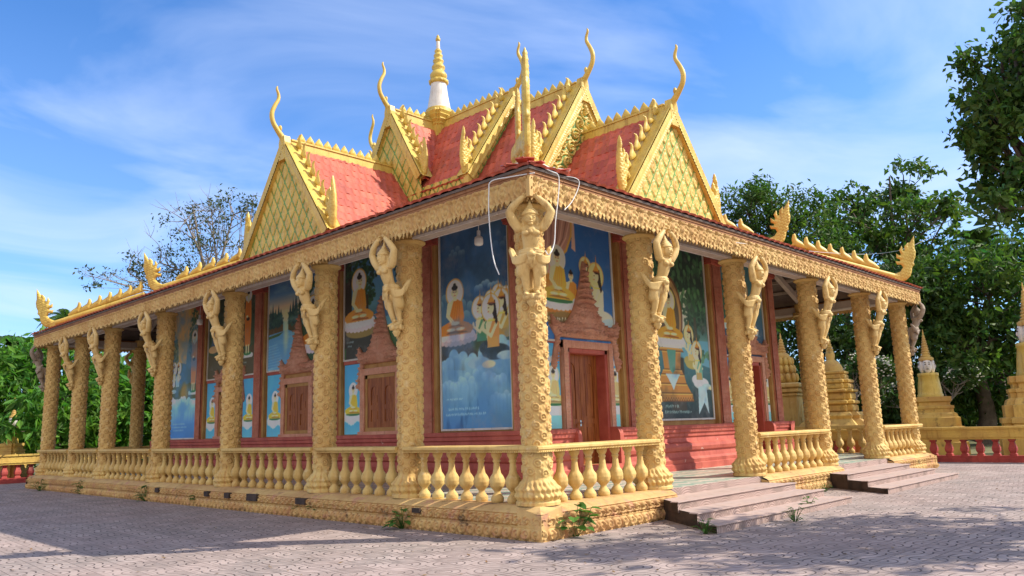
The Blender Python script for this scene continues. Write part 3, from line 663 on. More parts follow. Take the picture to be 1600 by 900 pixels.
# ------------------------------------------------------------------ lower roof
def zr(d): return 5.42 + (d + 0.55) * 0.455
def tile_grid(mb, O, eu, ev, wl, wr, ln, tw=0.2, tl=0.27, amp=0.022, ru=6, rv=4, mi=0, nrm=None):
    """tiles over a trapezoid: O eave midpoint, eu along, ev up the slope; wl/wr(t) extents at slope fraction t"""
    O, eu, ev = np.array(O, float), np.array(eu, float), np.array(ev, float); nv = np.cross(eu, ev)
    nr = max(1, int(round(ln / tl))); tl = ln / nr; W = max(abs(wl(0)) + abs(wr(0)), abs(wl(1)) + abs(wr(1))); cols = max(3, int(W / tw * ru))
    v = np.concatenate([[k * tl, k * tl + 0.004, k * tl + 0.5 * tl, (k + 1) * tl - 0.006] for k in range(nr)]); step = np.tile([0.1, 1.0, 0.55, 0.12], nr); row = np.repeat(np.arange(nr), 4)
    S = np.linspace(0, 1, cols); l = np.array([wl(x / ln) for x in v])[:, None]; r = np.array([wr(x / ln) for x in v])[:, None]
    Uc = l + (r - l) * S[None]; off = ((row % 2) * 0.5)[:, None] * tw
    wave = np.abs(np.sin(np.pi * (Uc + off) / tw)) ** 0.8
    tid = np.floor((Uc + off) / tw); jit = (np.sin(tid * 12.9898 + row[:, None] * 78.233) * 43758.5453) % 1.0
    h = amp * 1.5 * step[:, None] + amp * 0.6 * wave + 0.014 * (jit - 0.5)
    Vc = v[:, None] + np.zeros_like(Uc) - np.where(step[:, None] > 0.9, 0.03 * wave, 0)
    P = O + Uc[..., None] * eu + Vc[..., None] * ev + h[..., None] * nv
    return mb.grid(P, mi, False, col=np.repeat((0.78 + 0.36 * jit)[..., None], 3, 2))
cosA = 1 / math.hypot(1, 0.455); DIN = 6.2
for nm, (F_, L) in FAC.items():
    mb = MB(); e = 0.60; ln = (DIN + e) / cosA; half = L / 2 + e
    O = (L / 2, -e, zr(-e) - 0.02); ev = np.array((0, cosA, 0.455 * cosA))
    tile_grid(mb, O, (1, 0, 0), ev, lambda t: -(half - t * (DIN + e)), lambda t: (half - t * (DIN + e)), ln, 0.25, 0.33, 0.03, 6)
    b0 = -e + 0.03; bz = lambda d: zr(d) - 0.06 - 0.07 * min(1, max(0, (d + 0.6) * 3))
    mb.add([(-e + 0.02, -e + 0.02, bz(-e)), (L + e - 0.02, -e + 0.02, bz(-e)), (L - DIN, DIN, bz(DIN)), (DIN, DIN, bz(DIN))], [[3, 2, 1, 0]], 1, False)
    mb.add([(-e + 0.02, -e + 0.02, bz(-e)), (L + e - 0.02, -e + 0.02, bz(-e)), (L + e, -e + 0.01, zr(-e) - 0.02), (-e, -e + 0.01, zr(-e) - 0.02)], [[0, 1, 2, 3]], 1, False)
    mb.build('lower_roof', [MT['tile'], MT['tileback']], temple, M4=F_)
    # purlins and rafters
    mb = MB()
    for d in (0.45, 1.05, 1.65, 2.25):
        mb.box(d, L - d, d - 0.03, d + 0.03, zr(d) - 0.22, zr(d) - 0.135)
    for x in FX[nm][1:-1]:
        v = [(x + sx * 0.07, y, z) for y in (0.0, 2.72) for z in (zr(y) - 0.42, zr(y) - 0.225) for sx in (-1, 1)]
        mb.add(v, np.array([(0, 1, 3, 2), (4, 6, 7, 5), (0, 4, 5, 1), (2, 3, 7, 6), (0, 2, 6, 4), (1, 5, 7, 3)]), 0, False)
    v = [(q + s_ * 0.07, q - s_ * 0.07, z) for q in (0.0, 2.75) for z in (zr(q) - 0.45, zr(q) - 0.23) for s_ in (-1, 1)]
    mb.add(v, np.array([(0, 1, 3, 2), (4, 6, 7, 5), (0, 4, 5, 1), (2, 3, 7, 6), (0, 2, 6, 4), (1, 5, 7, 3)]), 0, False)
    mb.build('rafters', MT['beam'], temple, M4=F_)

# ------------------------------------------------------------------ gables
GOLD = np.array((1.0, 1.0, 1.0)); GREEN = np.array((0.15, 0.33, 0.17)) / np.array((0.72, 0.50, 0.12)) * np.array((1, 1, 0.35))
def lattice(U, V, cw=0.40, ch=0.62):
    a = U / cw; b = V / ch; s = a + b; t = a - b
    s = s - np.floor(s) - 0.5; t = t - np.floor(t) - 0.5          # diamond cell, -0.5..0.5
    x = (s + t); y = (s - t)                                      # -1..1 across and up
    r = np.maximum(np.abs(s), np.abs(t)) * 2
    leafw = np.clip(1 - np.abs(y + 0.1), 0, 1) ** 0.7 * 0.66
    q = np.abs(x) / (leafw + 1e-3)
    h = 0.034 * np.sqrt(np.clip(1 - q, 0, 1)) * (r < 0.78) + 0.012 * (np.maximum(np.abs(s), np.abs(t)) > 0.41) + 0.012 * (0.5 + 0.5 * np.cos(14 * np.hypot(x, y + 0.15))) * (r < 0.8)
    line = np.maximum(np.abs(s), np.abs(t)) > 0.435
    return h, line, r
def lat_col(U, V):
    h, line, r = lattice(U, V); c = np.where(line[..., None], GREEN, GOLD); return h, c
def flame_outline(w_=0.2, h=0.34):
    return np.array([(-0.5, 0), (-0.55, 0.22), (-0.3, 0.45), (-0.02, 0.62), (0.12, 0.82), (0.02, 1.0), (0.34, 0.92), (0.45, 0.72), (0.3, 0.5), (0.42, 0.3), (0.5, 0.0)]) * (w_, h)
def horn(mb, z, s=1.0, T=None):
    """S-curved finial on the apex; leans outward (-Y)"""
    P = smooth_path(np.array([(0, -0.02, -0.25), (0, -0.10, 0.02), (0, -0.26, 0.22), (0, -0.43, 0.46), (0, -0.47, 0.72), (0, -0.38, 0.98), (0, -0.28, 1.18), (0, -0.27, 1.34), (0, -0.33, 1.5), (0, -0.31, 1.6)]) * s, 4)
    r = np.interp(np.linspace(0, 1, len(P)), [0, 0.12, 0.3, 0.5, 0.7, 0.85, 0.95, 1], np.array([0.12, 0.09, 0.072, 0.064, 0.051, 0.039, 0.028, 0.010]) * s)
    mb.tube(P + (0, 0, z), r, 12, T=T)
    o = np.array([(-0.15, -0.62), (0.15, -0.62), (0.17, -0.1), (0.12, 0.1), (-0.12, 0.1), (-0.17, -0.1)]) * s
    mb.prism(o + (0, z), -0.14, 0.06, T=T)
    mb.ell((0, -0.2 * s, z + 0.32 * s), (0.07 * s, 0.05 * s, 0.1 * s), T=T)
NAGA_FOOT = np.array([(-0.62, 0.62), (-0.35, 0.34), (-0.17, 0.20), (-0.05, 0.22), (0.0, 0.34), (-0.05, 0.44), (-0.14, 0.40), (-0.19, 0.50), (-0.10, 0.62), (-0.16, 0.72), (-0.12, 0.94), (-0.03, 0.78), (0.02, 0.82), (-0.04, 0.98), (0.0, 1.2),
                      (0.07, 1.0), (0.11, 1.06), (0.08, 1.28), (0.13, 1.5), (0.19, 1.24), (0.25, 0.95), (0.285, 0.6), (0.27, 0.3), (0.2, 0.05), (0.05, -0.13), (-0.15, -0.18), (-0.34, -0.08), (-0.55, 0.14), (-0.85, 0.52)])
def gable(frame, hw, zf, za, depth, zwall, mats_panel='lattice', nfl=8, rise_naga=1.0, panel_z0=None, hole=False):
    """frame: matrix of the gable face (local -Y outward, X right, Z world height). hw half width at foot height zf, apex za, roof runs inward by depth"""
    slope = math.atan2(za - zf, hw); ln = math.hypot(hw, za - zf)
    # panel
    z0 = zwall if panel_z0 is None else panel_z0
    mb = MB(); res = 0.022; rows = int((za - z0) / res); cols = int(2 * hw / res)
    zz = np.linspace(z0, za - 0.05, rows); S = np.linspace(-1, 1, cols)
    wd = np.where(zz < zf, hw, hw * (za - zz) / (za - zf))
    U = wd[:, None] * S[None]; V = np.repeat(zz[:, None], cols, 1)
    if mats_panel == 'lattice':
        h, c = lat_col(U, V - za)
    else:
        sc_ = scrolls(U, V - z0, 0.42); n_ = fbm(U, V, 0.8, 4)
        h = 0.13 * sc_ + 0.05 * scrolls(U + 0.1, V, 0.2); c = np.where((sc_ > 0.10)[..., None], GOLD, GREEN * 0.8)
        edge = (wd[:, None] - np.abs(U)) < 0.42; hs = 0.04 * scales(U, V, 0.12)
        h = np.where(edge, 0.06 + hs, h); c = np.where(edge[..., None], GOLD, c)
    mb.grid(np.stack([U, -h - 0.0, V], -1), 0, True, col=c)
    g = mb.build('gable', MT['goldcol'], temple, M4=frame)
    # bargeboards: a deep scaly band down each slope with hooked flames, ending in a naga head
    for sx in (-1, 1):
        mb = MB(); d = np.array((sx * hw, 0, zf - za)) / ln; nrm = np.array((sx * (za - zf), 0, hw)) / ln
        n = int(ln / 0.025); tt = np.linspace(0.0, ln + 0.05, n)
        sec = [(-0.12, 0.03, -0.14), (-0.16, 0.03, 0.0), (-0.16, 0.03, 0.09), (0, 0.0, 0.12), (1, 0, 0)]
        # front face
        vv = np.linspace(-0.17, 0.07, 8); Tt, Vv = np.meshgrid(tt, vv)
        hh = 0.03 * scales(Tt, Vv, 0.1) + 0.02 * np.abs(np.sin(np.pi * Tt / 0.09)) * (Vv < -0.11)
        P = np.array((0, 0, za - 0.06))[None, None] + Tt[..., None] * d + Vv[..., None] * nrm; P[..., 1] -= 0.12 + hh
        mb.grid(P, 0, True, flip=(sx < 0))
        # top face
        yy = np.linspace(-0.12, 0.38, 14); Tt, Yy = np.meshgrid(tt, yy); hh = 0.018 * scales(Tt, Yy, 0.09) + 0.035 * np.exp(-((Yy + 0.09) / 0.03) ** 2)
        P = np.array((0, 0, za - 0.06))[None, None] + Tt[..., None] * d + (0.07 + hh)[..., None] * nrm; P[..., 1] += Yy
        mb.grid(P, 0, True, flip=(sx < 0))
        for yq in (0.38,):
            P = np.array([[p_ + np.array((0, yq, 0)) for p_ in (np.array((0, 0, za - 0.06)) + t_ * d + v_ * nrm for t_ in (0, ln))] for v_ in (0.09, -0.2)]); mb.grid(P, 0, False)
        P = np.array([[np.array((0, yq, za - 0.06)) + t_ * d - 0.17 * nrm for t_ in (0, ln)] for yq in (-0.12, 0.2)]); mb.grid(P, 0, False)
        # flames
        fo = flame_outline(0.30, 0.44)
        for k in range(nfl):
            t_ = 0.28 + (ln - 0.9) * k / (nfl - 1)
            base = np.array((0, 0, za - 0.06)) + t_ * d + 0.08 * nrm
            T = Matrix.Translation((base[0], 0.26, base[2])) @ Matrix.Rotation(sx * slope * 0.45, 4, 'Y') @ Matrix.Diagonal((-sx, 1, 1, 1))
            mb.relief(fo, 0.025, None, 0.045, 0.07, T=T)
        foot = np.array((sx * hw, 0, zf)); T = Matrix.Translation((foot[0] - sx * 0.1, 0.1, foot[2] - 0.02)) @ Matrix.Diagonal((sx, 1, rise_naga, 1))
        mb.relief(NAGA_FOOT, 0.022, lambda X, Z: 0.05 * scales(X, Z, 0.12), 0.05, 0.10, T=T, back=0.03)
        mb.build('bargeboard', MT['gold'], g)
        # roof slope behind
        mb = MB(); ev = -d; eu = np.array((0, -sx, 0.0)); O = np.array((sx * hw, 0, zf)) + nrm * 0.0 + d * 0.12
        mid = depth / 2
        tile_grid(mb, O + np.array((0, mid, 0)), eu, ev, lambda t: -(depth / 2 - 0.05), lambda t: depth / 2 - 0.05, ln + 0.1, 0.25, 0.32, 0.03, 8)
        mb.grid(np.array([[O + np.array((0, y_, 0)) - nrm * 0.06 + ev * l_ for y_ in (0.05, depth - 0.05)] for l_ in (0, ln + 0.1)]), 1, False, flip=(sx > 0))
        mb.build('roof_slope', [MT['tile'], MT['tileback']], g)
    # ridge band with crest leaves
    mb = MB(); mb.box(-0.09, 0.09, 0.12, depth, za - 0.44, za + 0.02); mb.box(-0.12, 0.12, 0.12, depth, za + 0.021, za + 0.07)
    co = np.array([(-0.13, 0), (-0.15, 0.1), (-0.08, 0.2), (0, 0.3), (0.08, 0.2), (0.15, 0.1), (0.13, 0)])
    T0 = Matrix.Rotation(math.pi / 2, 4, 'Z')
    for k in range(int((depth - 0.5) / 0.30)):
        T = Matrix.Translation((0, 0.5 + 0.30 * k, za + 0.06)) @ T0
        mb.relief(co, 0.03, None, 0.075, 0.12, T=T)
    mb.build('ridge', MT['gold'], g)
    mb = MB(); horn(mb, za + 0.02, 1.0); mb.build('horn', MT['gold'], g)
    return g
CX, CY = LX / 2, LY / 2
def both(local_x, local_inset, *a, **k):
    pass
for half in (0, 1):
    R0 = Matrix.Translation((CX, CY, 0)) @ Matrix.Rotation(math.pi * half, 4, 'Z') @ Matrix.Translation((-CX, -CY, 0))
    front = lambda inset: R0 @ Matrix.Translation((CX, inset, 0))
    left = lambda inset: R0 @ Tm((inset, CY, 0), rz=-math.pi / 2)
    gable(front(2.40), 2.2, 6.98, 9.80, 3.3, 6.75)                                 # E
    gable(front(5.30), 2.05, 8.35, 11.42, 3.1, 7.8, 'scroll')                      # D
    gable(front(8.05), 2.08, 8.95, 12.05, 3.6, 8.3, 'lattice', nfl=9)              # C
    gable(left(2.40), 2.3, 6.92, 9.98, 4.2, 6.75)                                  # A
    gable(left(6.20), 1.55, 9.42, 12.0, 2.3, 8.3, 'lattice', nfl=7, rise_naga=0.85)  # B
    # lattice wall under the upper side eaves
    mb = MB(); L_ = 7.2; U, V = np.meshgrid(np.linspace(-L_ / 2, L_ / 2, 300), np.linspace(8.2, 8.98, 32)); h, c = lat_col(U, V - 12.0)
    mb.grid(np.stack([U, -h, V], -1), 0, True, col=c); mb.box(-L_ / 2 - 0.1, -L_ / 2 + 0.12, -0.06, 0.1, 8.2, 9.2, 1); mb.box(L_ / 2 - 0.12, L_ / 2 + 0.1, -0.06, 0.1, 8.2, 9.2, 1)
    mb.build('attic_wall', [MT['goldcol'], MT['gold']], temple, M4=left(6.235))
# spire
mb = MB(); sq = np.array([(1, 0.35), (0.62, 0.35), (0.62, 0.62), (0.35, 0.62), (0.35, 1), (-0.35, 1), (-0.35, 0.62), (-0.62, 0.62), (-0.62, 0.35), (-1, 0.35), (-1, -0.35), (-0.62, -0.35), (-0.62, -0.62), (-0.35, -0.62), (-0.35, -1), (0.35, -1), (0.35, -0.62), (0.62, -0.62), (0.62, -0.35), (1, -0.35)])
mb.loft(np.array([(1, 0.75), (0.85, 0.75), (0.85, 0.85), (0.75, 0.85), (0.75, 1), (-0.75, 1), (-0.75, 0.85), (-0.85, 0.85), (-0.85, 0.75), (-1, 0.75), (-1, -0.75), (-0.85, -0.75), (-0.85, -0.85), (-0.75, -0.85), (-0.75, -1), (0.75, -1), (0.75, -0.85), (0.85, -0.85), (0.85, -0.75), (1, -0.75)]), [(0.36, 11.2), (0.36, 11.9), (0.40, 11.95), (0.38, 12.0), (0.46, 12.1), (0.44, 12.14), (0.52, 12.25), (0.50, 12.28), (0.56, 12.38), (0.5, 12.45)], 0, False)
mb.lathe([(0.48, 12.44), (0.46, 12.5), (0.47, 12.55), (0.42, 12.6)], 32, 0)
mb.lathe([(0.42, 12.58), (0.37, 12.85), (0.32, 13.15), (0.285, 13.45), (0.27, 13.6)], 32, 1)
a = np.linspace(0, 2 * math.pi, 48, endpoint=False); rr = 1 + 0.1 * np.abs(np.cos(6 * a))
mb.loft(np.stack([rr * np.cos(a), rr * np.sin(a)], 1), [(0.27, 13.55), (0.31, 13.58), (0.33, 13.66), (0.27, 13.72)], 0)
prof = [(0.2, 13.7)]
z = 13.72
for k, r in enumerate((0.30, 0.235, 0.19, 0.16, 0.13)):
    hh = r * 1.15
    prof += [(r * 0.75, z), (r, z + hh * 0.3), (r, z + hh * 0.55), (r * 0.72, z + hh * 0.9)]; z += hh
mb.lathe(prof + [(0.06, z + 0.02)], 28, 0)
mb.lathe([(0.075, z), (0.06, z + 0.3), (0.05, 15.2)], 16, 1); mb.lathe([(0.05, 15.18), (0.085, 15.22), (0.085, 15.30), (0.05, 15.33), (0.06, 15.37), (0.01, 15.45)], 16, 0)
mb.build('spire', [MT['gold'], MT['white']], temple, M4=Matrix.Translation((CX, CY, 0)))

# naga finials along the hips
NAGA = np.array([(1.10, 0.0), (0.72, 0.06), (0.50, 0.14), (0.36, 0.26), (0.30, 0.42), (0.38, 0.50), (0.52, 0.46), (0.60, 0.56), (0.46, 0.60), (0.42, 0.66), (0.58, 0.68), (0.63, 0.84), (0.50, 0.80), (0.45, 0.84), (0.55, 0.98), (0.50, 1.16), (0.42, 1.0), (0.36, 0.98), (0.40, 1.18), (0.30, 1.36),
                 (0.28, 1.2), (0.24, 1.38), (0.16, 1.64), (0.10, 1.42), (0.05, 1.2), (-0.01, 1.1), (-0.04, 0.9), (-0.01, 0.72), (-0.06, 0.62), (0.0, 0.5), (-0.02, 0.36), (0.0, 0.18), (0.1, 0.02), (0.28, -0.12), (0.6, -0.22), (1.10, -0.25)])
def hip_naga(corner, d0, d1, nfl, s=1.0):
    """head at inset d0, body and flames up the hip to inset d1"""
    x, y = corner; ang = math.atan2(CY - y, CX - x); ang = math.atan2(math.copysign(1, CY - y), math.copysign(1, CX - x))
    slope = math.atan(0.455 / math.sqrt(2)); ln = (d1 - d0) * math.sqrt(2) / math.cos(slope)
    mb = MB()
    mb.relief(NAGA * s, 0.02, lambda X, Z: 0.045 * scales(X, Z, 0.10) * (Z > -0.1), 0.035, 0.08)
    P = np.array([(t_, 0, 0.02 - 0.06 * t_ / ln) for t_ in np.linspace(0.5, ln, 24)]); mb.tube(P, 0.105, 10)
    fo = flame_outline(0.52, 0.36) * (-1, 1)
    for k in range(nfl):
        t_ = 1.25 + (ln - 1.5) * k / max(1, nfl - 1)
        mb.relief(np.array([(-0.26, 0), (-0.28, 0.1), (-0.1, 0.2), (0.1, 0.26), (0.2, 0.42), (0.27, 0.36), (0.26, 0.18), (0.2, 0.08), (0.26, 0)]) * (1 if corner[0] == 0 and corner[1] > 0 else 1, 1) + (t_, 0.08), 0.03, None, 0.07, 0.1)
    M_ = Matrix.Translation((x + (d0) * math.copysign(1, CX - x), y + d0 * math.copysign(1, CY - y), zr(d0) + 0.12)) @ Matrix.Rotation(ang, 4, 'Z') @ Matrix.Rotation(-slope, 4, 'Y')
    return mb.build('naga_finial', MT['gold'], temple, M4=M_)
for c in ((0, 0), (LX, 0), (0, LY), (LX, LY)):
    hip_naga(c, -0.35, 2.2, 7, 1.0 if c == (0, 0) else 0.9); hip_naga(c, 2.35, 5.4, 7, 0.92)

# broken tiles at the damaged near corner of the lower roof
mb = MB(); r = np.random.default_rng(3)
for k in range(12):
    a = r.uniform(-0.05, 1.3); side = r.integers(0, 2); off = r.uniform(0, 0.35); x, y = (-0.55 + a * 0.7, -0.58 + off) if side else (-0.58 + off, -0.55 + a * 0.7)
    mb.box(-0.07, 0.07, -0.1, 0.1, -0.008, 0.008, k % 3 // 2, T=Tm((x, y, zr(min(x, y)) + 0.03 + r.uniform(0, 0.04)), rz=r.uniform(0, 3), ry=r.uniform(-0.3, 0.3), rx=r.uniform(-0.3, 0.3)))
mb.build('broken_tiles', [MT['tile'], MT['white']], temple)
# ------------------------------------------------------------------ hall walls, painted panels, doors and windows
# the core, with the front wall built round two doorways so that the leaves stand back in real reveals
mb = MB()
mb.box(WX, LX - WX, WY + 0.32, LY - WY, FLOOR - 0.2, 6.72)
DOORS = (4.64, 11.94); DH = 0.61
xs_ = [WX] + [q for d_ in DOORS for q in (d_ - DH, d_ + DH)] + [LX - WX]
for k in range(0, 6, 2): mb.box(xs_[k], xs_[k + 1], WY, WY + 0.319, FLOOR - 0.2, 6.72)
for d_ in DOORS: mb.box(d_ - DH + 0.001, d_ + DH - 0.001, WY, WY + 0.319, 3.11, 6.72); mb.box(d_ - DH + 0.001, d_ + DH - 0.001, WY, WY + 0.319, FLOOR - 0.2, 0.742)
mb.build('hall_wall', MT['ochreplain'], temple)

class Cv:
    """a painter's canvas in metres, origin bottom left; sRGB paint, stored per vertex"""
    def __init__(s, w_, h_, res=0.016, ss=2):
        s.w, s.h = w_, h_; s.nx, s.nz = int(w_ / res), int(h_ / res); s.ss = ss
        s.U, s.V = np.meshgrid((np.arange(s.nx * ss) + 0.5) * w_ / (s.nx * ss), (np.arange(s.nz * ss) + 0.5) * h_ / (s.nz * ss))
        s.a = np.zeros(s.U.shape + (3,)); s.px = w_ / (s.nx * ss)
    def put(s, m, c):
        c = np.asarray(c, float)
        if c.max() > 1.5: c = c / 255
        s.a += (c - s.a) * m[..., None]
    def grad(s, stops):
        v = s.V / s.h; zs = [q[0] for q in stops]
        for k in range(3): s.a[..., k] = np.interp(v, zs, [q[1][k] / 255 for q in stops])
    def ell(s, x, y, rx, ry, c, al=1.0, soft=None, ang=0.0):
        du, dv = s.U - x, s.V - y
        if ang: du, dv = du * math.cos(ang) + dv * math.sin(ang), -du * math.sin(ang) + dv * math.cos(ang)
        d = np.hypot(du / rx, dv / ry); sf = soft or s.px * 1.5
        s.put(np.clip((1 - d) * min(rx, ry) / sf + 0.5, 0, 1) * al, c)
    def poly(s, pts, c, al=1.0):
        p = np.asarray(pts, float); x0, z0 = p.min(0); x1, z1 = p.max(0)
        i0, i1 = np.searchsorted(s.U[0], (x0, x1)); j0, j1 = np.searchsorted(s.V[:, 0], (z0, z1))
        if i1 <= i0 or j1 <= j0: return
        X, Z = s.U[j0:j1, i0:i1], s.V[j0:j1, i0:i1]; ins = np.zeros(X.shape, bool)
        for (ax, az), (bx, bz) in zip(p, np.roll(p, -1, 0)):
            with np.errstate(divide='ignore', invalid='ignore'):
                ins ^= ((az > Z) != (bz > Z)) & (X < (bx - ax) * (Z - az) / (bz - az + 1e-15) + ax)
        m = np.zeros(s.U.shape); m[j0:j1, i0:i1] = ins * al; s.put(m, c)
    def line(s, pts, w_, c, al=1.0):
        for (ax, az), (bx, bz) in zip(pts[:-1], pts[1:]):
            ex, ez = bx - ax, bz - az; L = ex * ex + ez * ez + 1e-12; t = np.clip(((s.U - ax) * ex + (s.V - az) * ez) / L, 0, 1)
            d = np.hypot(s.U - ax - t * ex, s.V - az - t * ez); s.put(np.clip((w_ / 2 - d) / s.px / 1.5 + 0.5, 0, 1) * al, c)
    def tone(s, c, scale, seed, lo=0.45, hi=0.7, al=0.6, sx=1.0):
        n_ = fbm(s.U / sx, s.V, scale, seed); s.put(np.clip((n_ - lo) / (hi - lo), 0, 1) * al, c)
    def cloud(s, x, y, w_, h_, c_top, c_low, n=9, seed=0, al=1.0):
        r = np.random.default_rng(seed); bumps = sorted([(x + (k / (n - 1) - 0.5) * w_, y + r.uniform(0, 1) * h_ * (1 - abs(2 * k / (n - 1) - 1) * 0.7)) for k in range(n)], key=lambda q: -q[1])
        for bx, by in bumps:
            R_ = w_ / n * r.uniform(0.75, 1.2)
            du, dv = (s.U - bx) / R_, (s.V - by) / R_
            cap = np.clip((1 - np.hypot(du, np.maximum(dv, 0))) * R_ / s.px / 2 + 0.5, 0, 1) * np.clip(1 + dv / 4.5, 0, 1)
            t = np.clip(0.5 + 0.6 * dv, 0, 1)[..., None]; cc = np.asarray(c_low) / 255 * (1 - t) + np.asarray(c_top) / 255 * t
            s.a += (cc - s.a) * (cap * al)[..., None]
    def build(s, name, M4, parent=None):
        ss = s.ss; a = s.a.reshape(s.nz, ss, s.nx, ss, 3).mean((1, 3))
        X, Z = np.meshgrid(np.linspace(0, s.w, s.nx), np.linspace(0, s.h, s.nz))
        mb = MB(); mb.grid(np.stack([X, np.full(X.shape, -0.018), Z], -1), 0, False, col=np.clip(lin(np.clip(a, 0, 1)) * np.array((2.05, 2.35, 2.25)) + 0.025, 0, 0.85))
        mb.box(0, s.w, -0.016, 0.0, 0, s.h, 0, col=(0.3, 0.3, 0.3))
        return mb.build(name, MT['mural'], parent or temple, M4=M4)
SKIN = (226, 178, 128)
def buddha(cv, x, y, s, robe=(196, 100, 30), halo=(236, 220, 190), rim=(196, 130, 60), lotus=(226, 196, 190), skin=SKIN, turn=0.0, gold=False, plain=False):
    """seated figure in a robe; s = height from seat to crown, y = seat level"""
    E = lambda a, b, rx, ry, c, **k: cv.ell(x + a * s, y + b * s, rx * s, ry * s, c, **k)
    Pg = lambda pts, c, **k: cv.poly([(x + a * s, y + b * s) for a, b in pts], c, **k)
    dk = tuple(int(v * 0.62) for v in robe)
    for k in range(9):
        a = (k - 4) / 4; E(a * 0.5, -0.15 + 0.06 * a * a, 0.085, 0.075, tuple(int(v * 0.86) for v in lotus))
    for k in range(8):
        a = (k - 3.5) / 4; E(a * 0.52, -0.06 + 0.05 * a * a, 0.08, 0.075, lotus)
    if plain: E(0, -0.02, 0.44, 0.06, (40, 84, 50))
    E(0, 0.80, 0.255, 0.275, rim); E(0, 0.80, 0.225, 0.245, halo); E(0, 0.78, 0.17, 0.19, tuple(min(255, int(v * 1.03)) for v in halo))
    Pg([(-0.47, 0.06), (-0.42, 0.0), (0.42, 0.0), (0.47, 0.06), (0.38, 0.19), (0.15, 0.26), (-0.15, 0.26), (-0.38, 0.19)], robe)
    E(-0.33, 0.09, 0.16, 0.085, robe); E(0.33, 0.09, 0.16, 0.085, robe)
    Pg([(-0.3, 0.03), (0.35, 0.015), (0.3, 0.05), (-0.1, 0.08)], dk); Pg([(-0.25, 0.15), (0.05, 0.2), (0.25, 0.14), (0.03, 0.165)], dk)
    Pg([(-0.20, 0.60), (-0.07, 0.67), (0.07, 0.67), (0.20, 0.60), (0.165, 0.22), (-0.15, 0.22)], skin)
    Pg([(-0.03, 0.67), (0.07, 0.67), (0.21, 0.60), (0.255, 0.3), (0.2, 0.18), (-0.13, 0.20), (-0.155, 0.36)], robe)
    for k in range(4): cv.line([(x + (0.0 + 0.045 * k) * s, y + (0.655 - 0.012 * k) * s), (x + (-0.12 + 0.075 * k) * s, y + (0.27) * s)], 0.011 * s, dk, 0.7)
    cv.line([(x - 0.175 * s, y + 0.59 * s), (x - 0.215 * s, y + 0.38 * s), (x - 0.06 * s, y + 0.24 * s)], 0.075 * s, skin)
    cv.line([(x - 0.215 * s, y + 0.4 * s), (x - 0.06 * s, y + 0.235 * s)], 0.012 * s, (150, 95, 60), 0.6)
    E(0, 0.215, 0.12, 0.035, skin); E(-0.12, 0.1, 0.12, 0.03, skin); E(0.14, 0.1, 0.12, 0.03, skin)
    Pg([(-0.05 + turn, 0.70), (0.05 + turn, 0.70), (0.06, 0.64), (-0.06, 0.64)], skin)
    E(turn, 0.80, 0.088, 0.115, skin); E(turn * 0.5, 0.895, 0.088, 0.05, (28, 20, 18)); E(turn * 0.4, 0.95, 0.042, 0.038, (28, 20, 18))
    E(turn * 0.2 - 0.085, 0.80, 0.018, 0.05, skin); E(turn * 0.2 + 0.085, 0.80, 0.018, 0.05, skin)
    for a in (-0.035, 0.035): cv.line([(x + (turn * 1.3 + a - 0.02) * s, y + 0.812 * s), (x + (turn * 1.3 + a + 0.02) * s, y + 0.812 * s)], 0.012 * s, (40, 26, 22)); cv.line([(x + (turn * 1.3 + a - 0.024) * s, y + 0.84 * s), (x + (turn * 1.3 + a + 0.024) * s, y + 0.842 * s)], 0.009 * s, (60, 36, 26))
    cv.line([(x + turn * 1.4 * s, y + 0.81 * s), (x + turn * 1.5 * s, y + 0.775 * s)], 0.010 * s, (176, 120, 84)); cv.line([(x + (turn * 1.3 - 0.022) * s, y + 0.745 * s), (x + (turn * 1.3 + 0.022) * s, y + 0.745 * s)], 0.014 * s, (170, 60, 50))
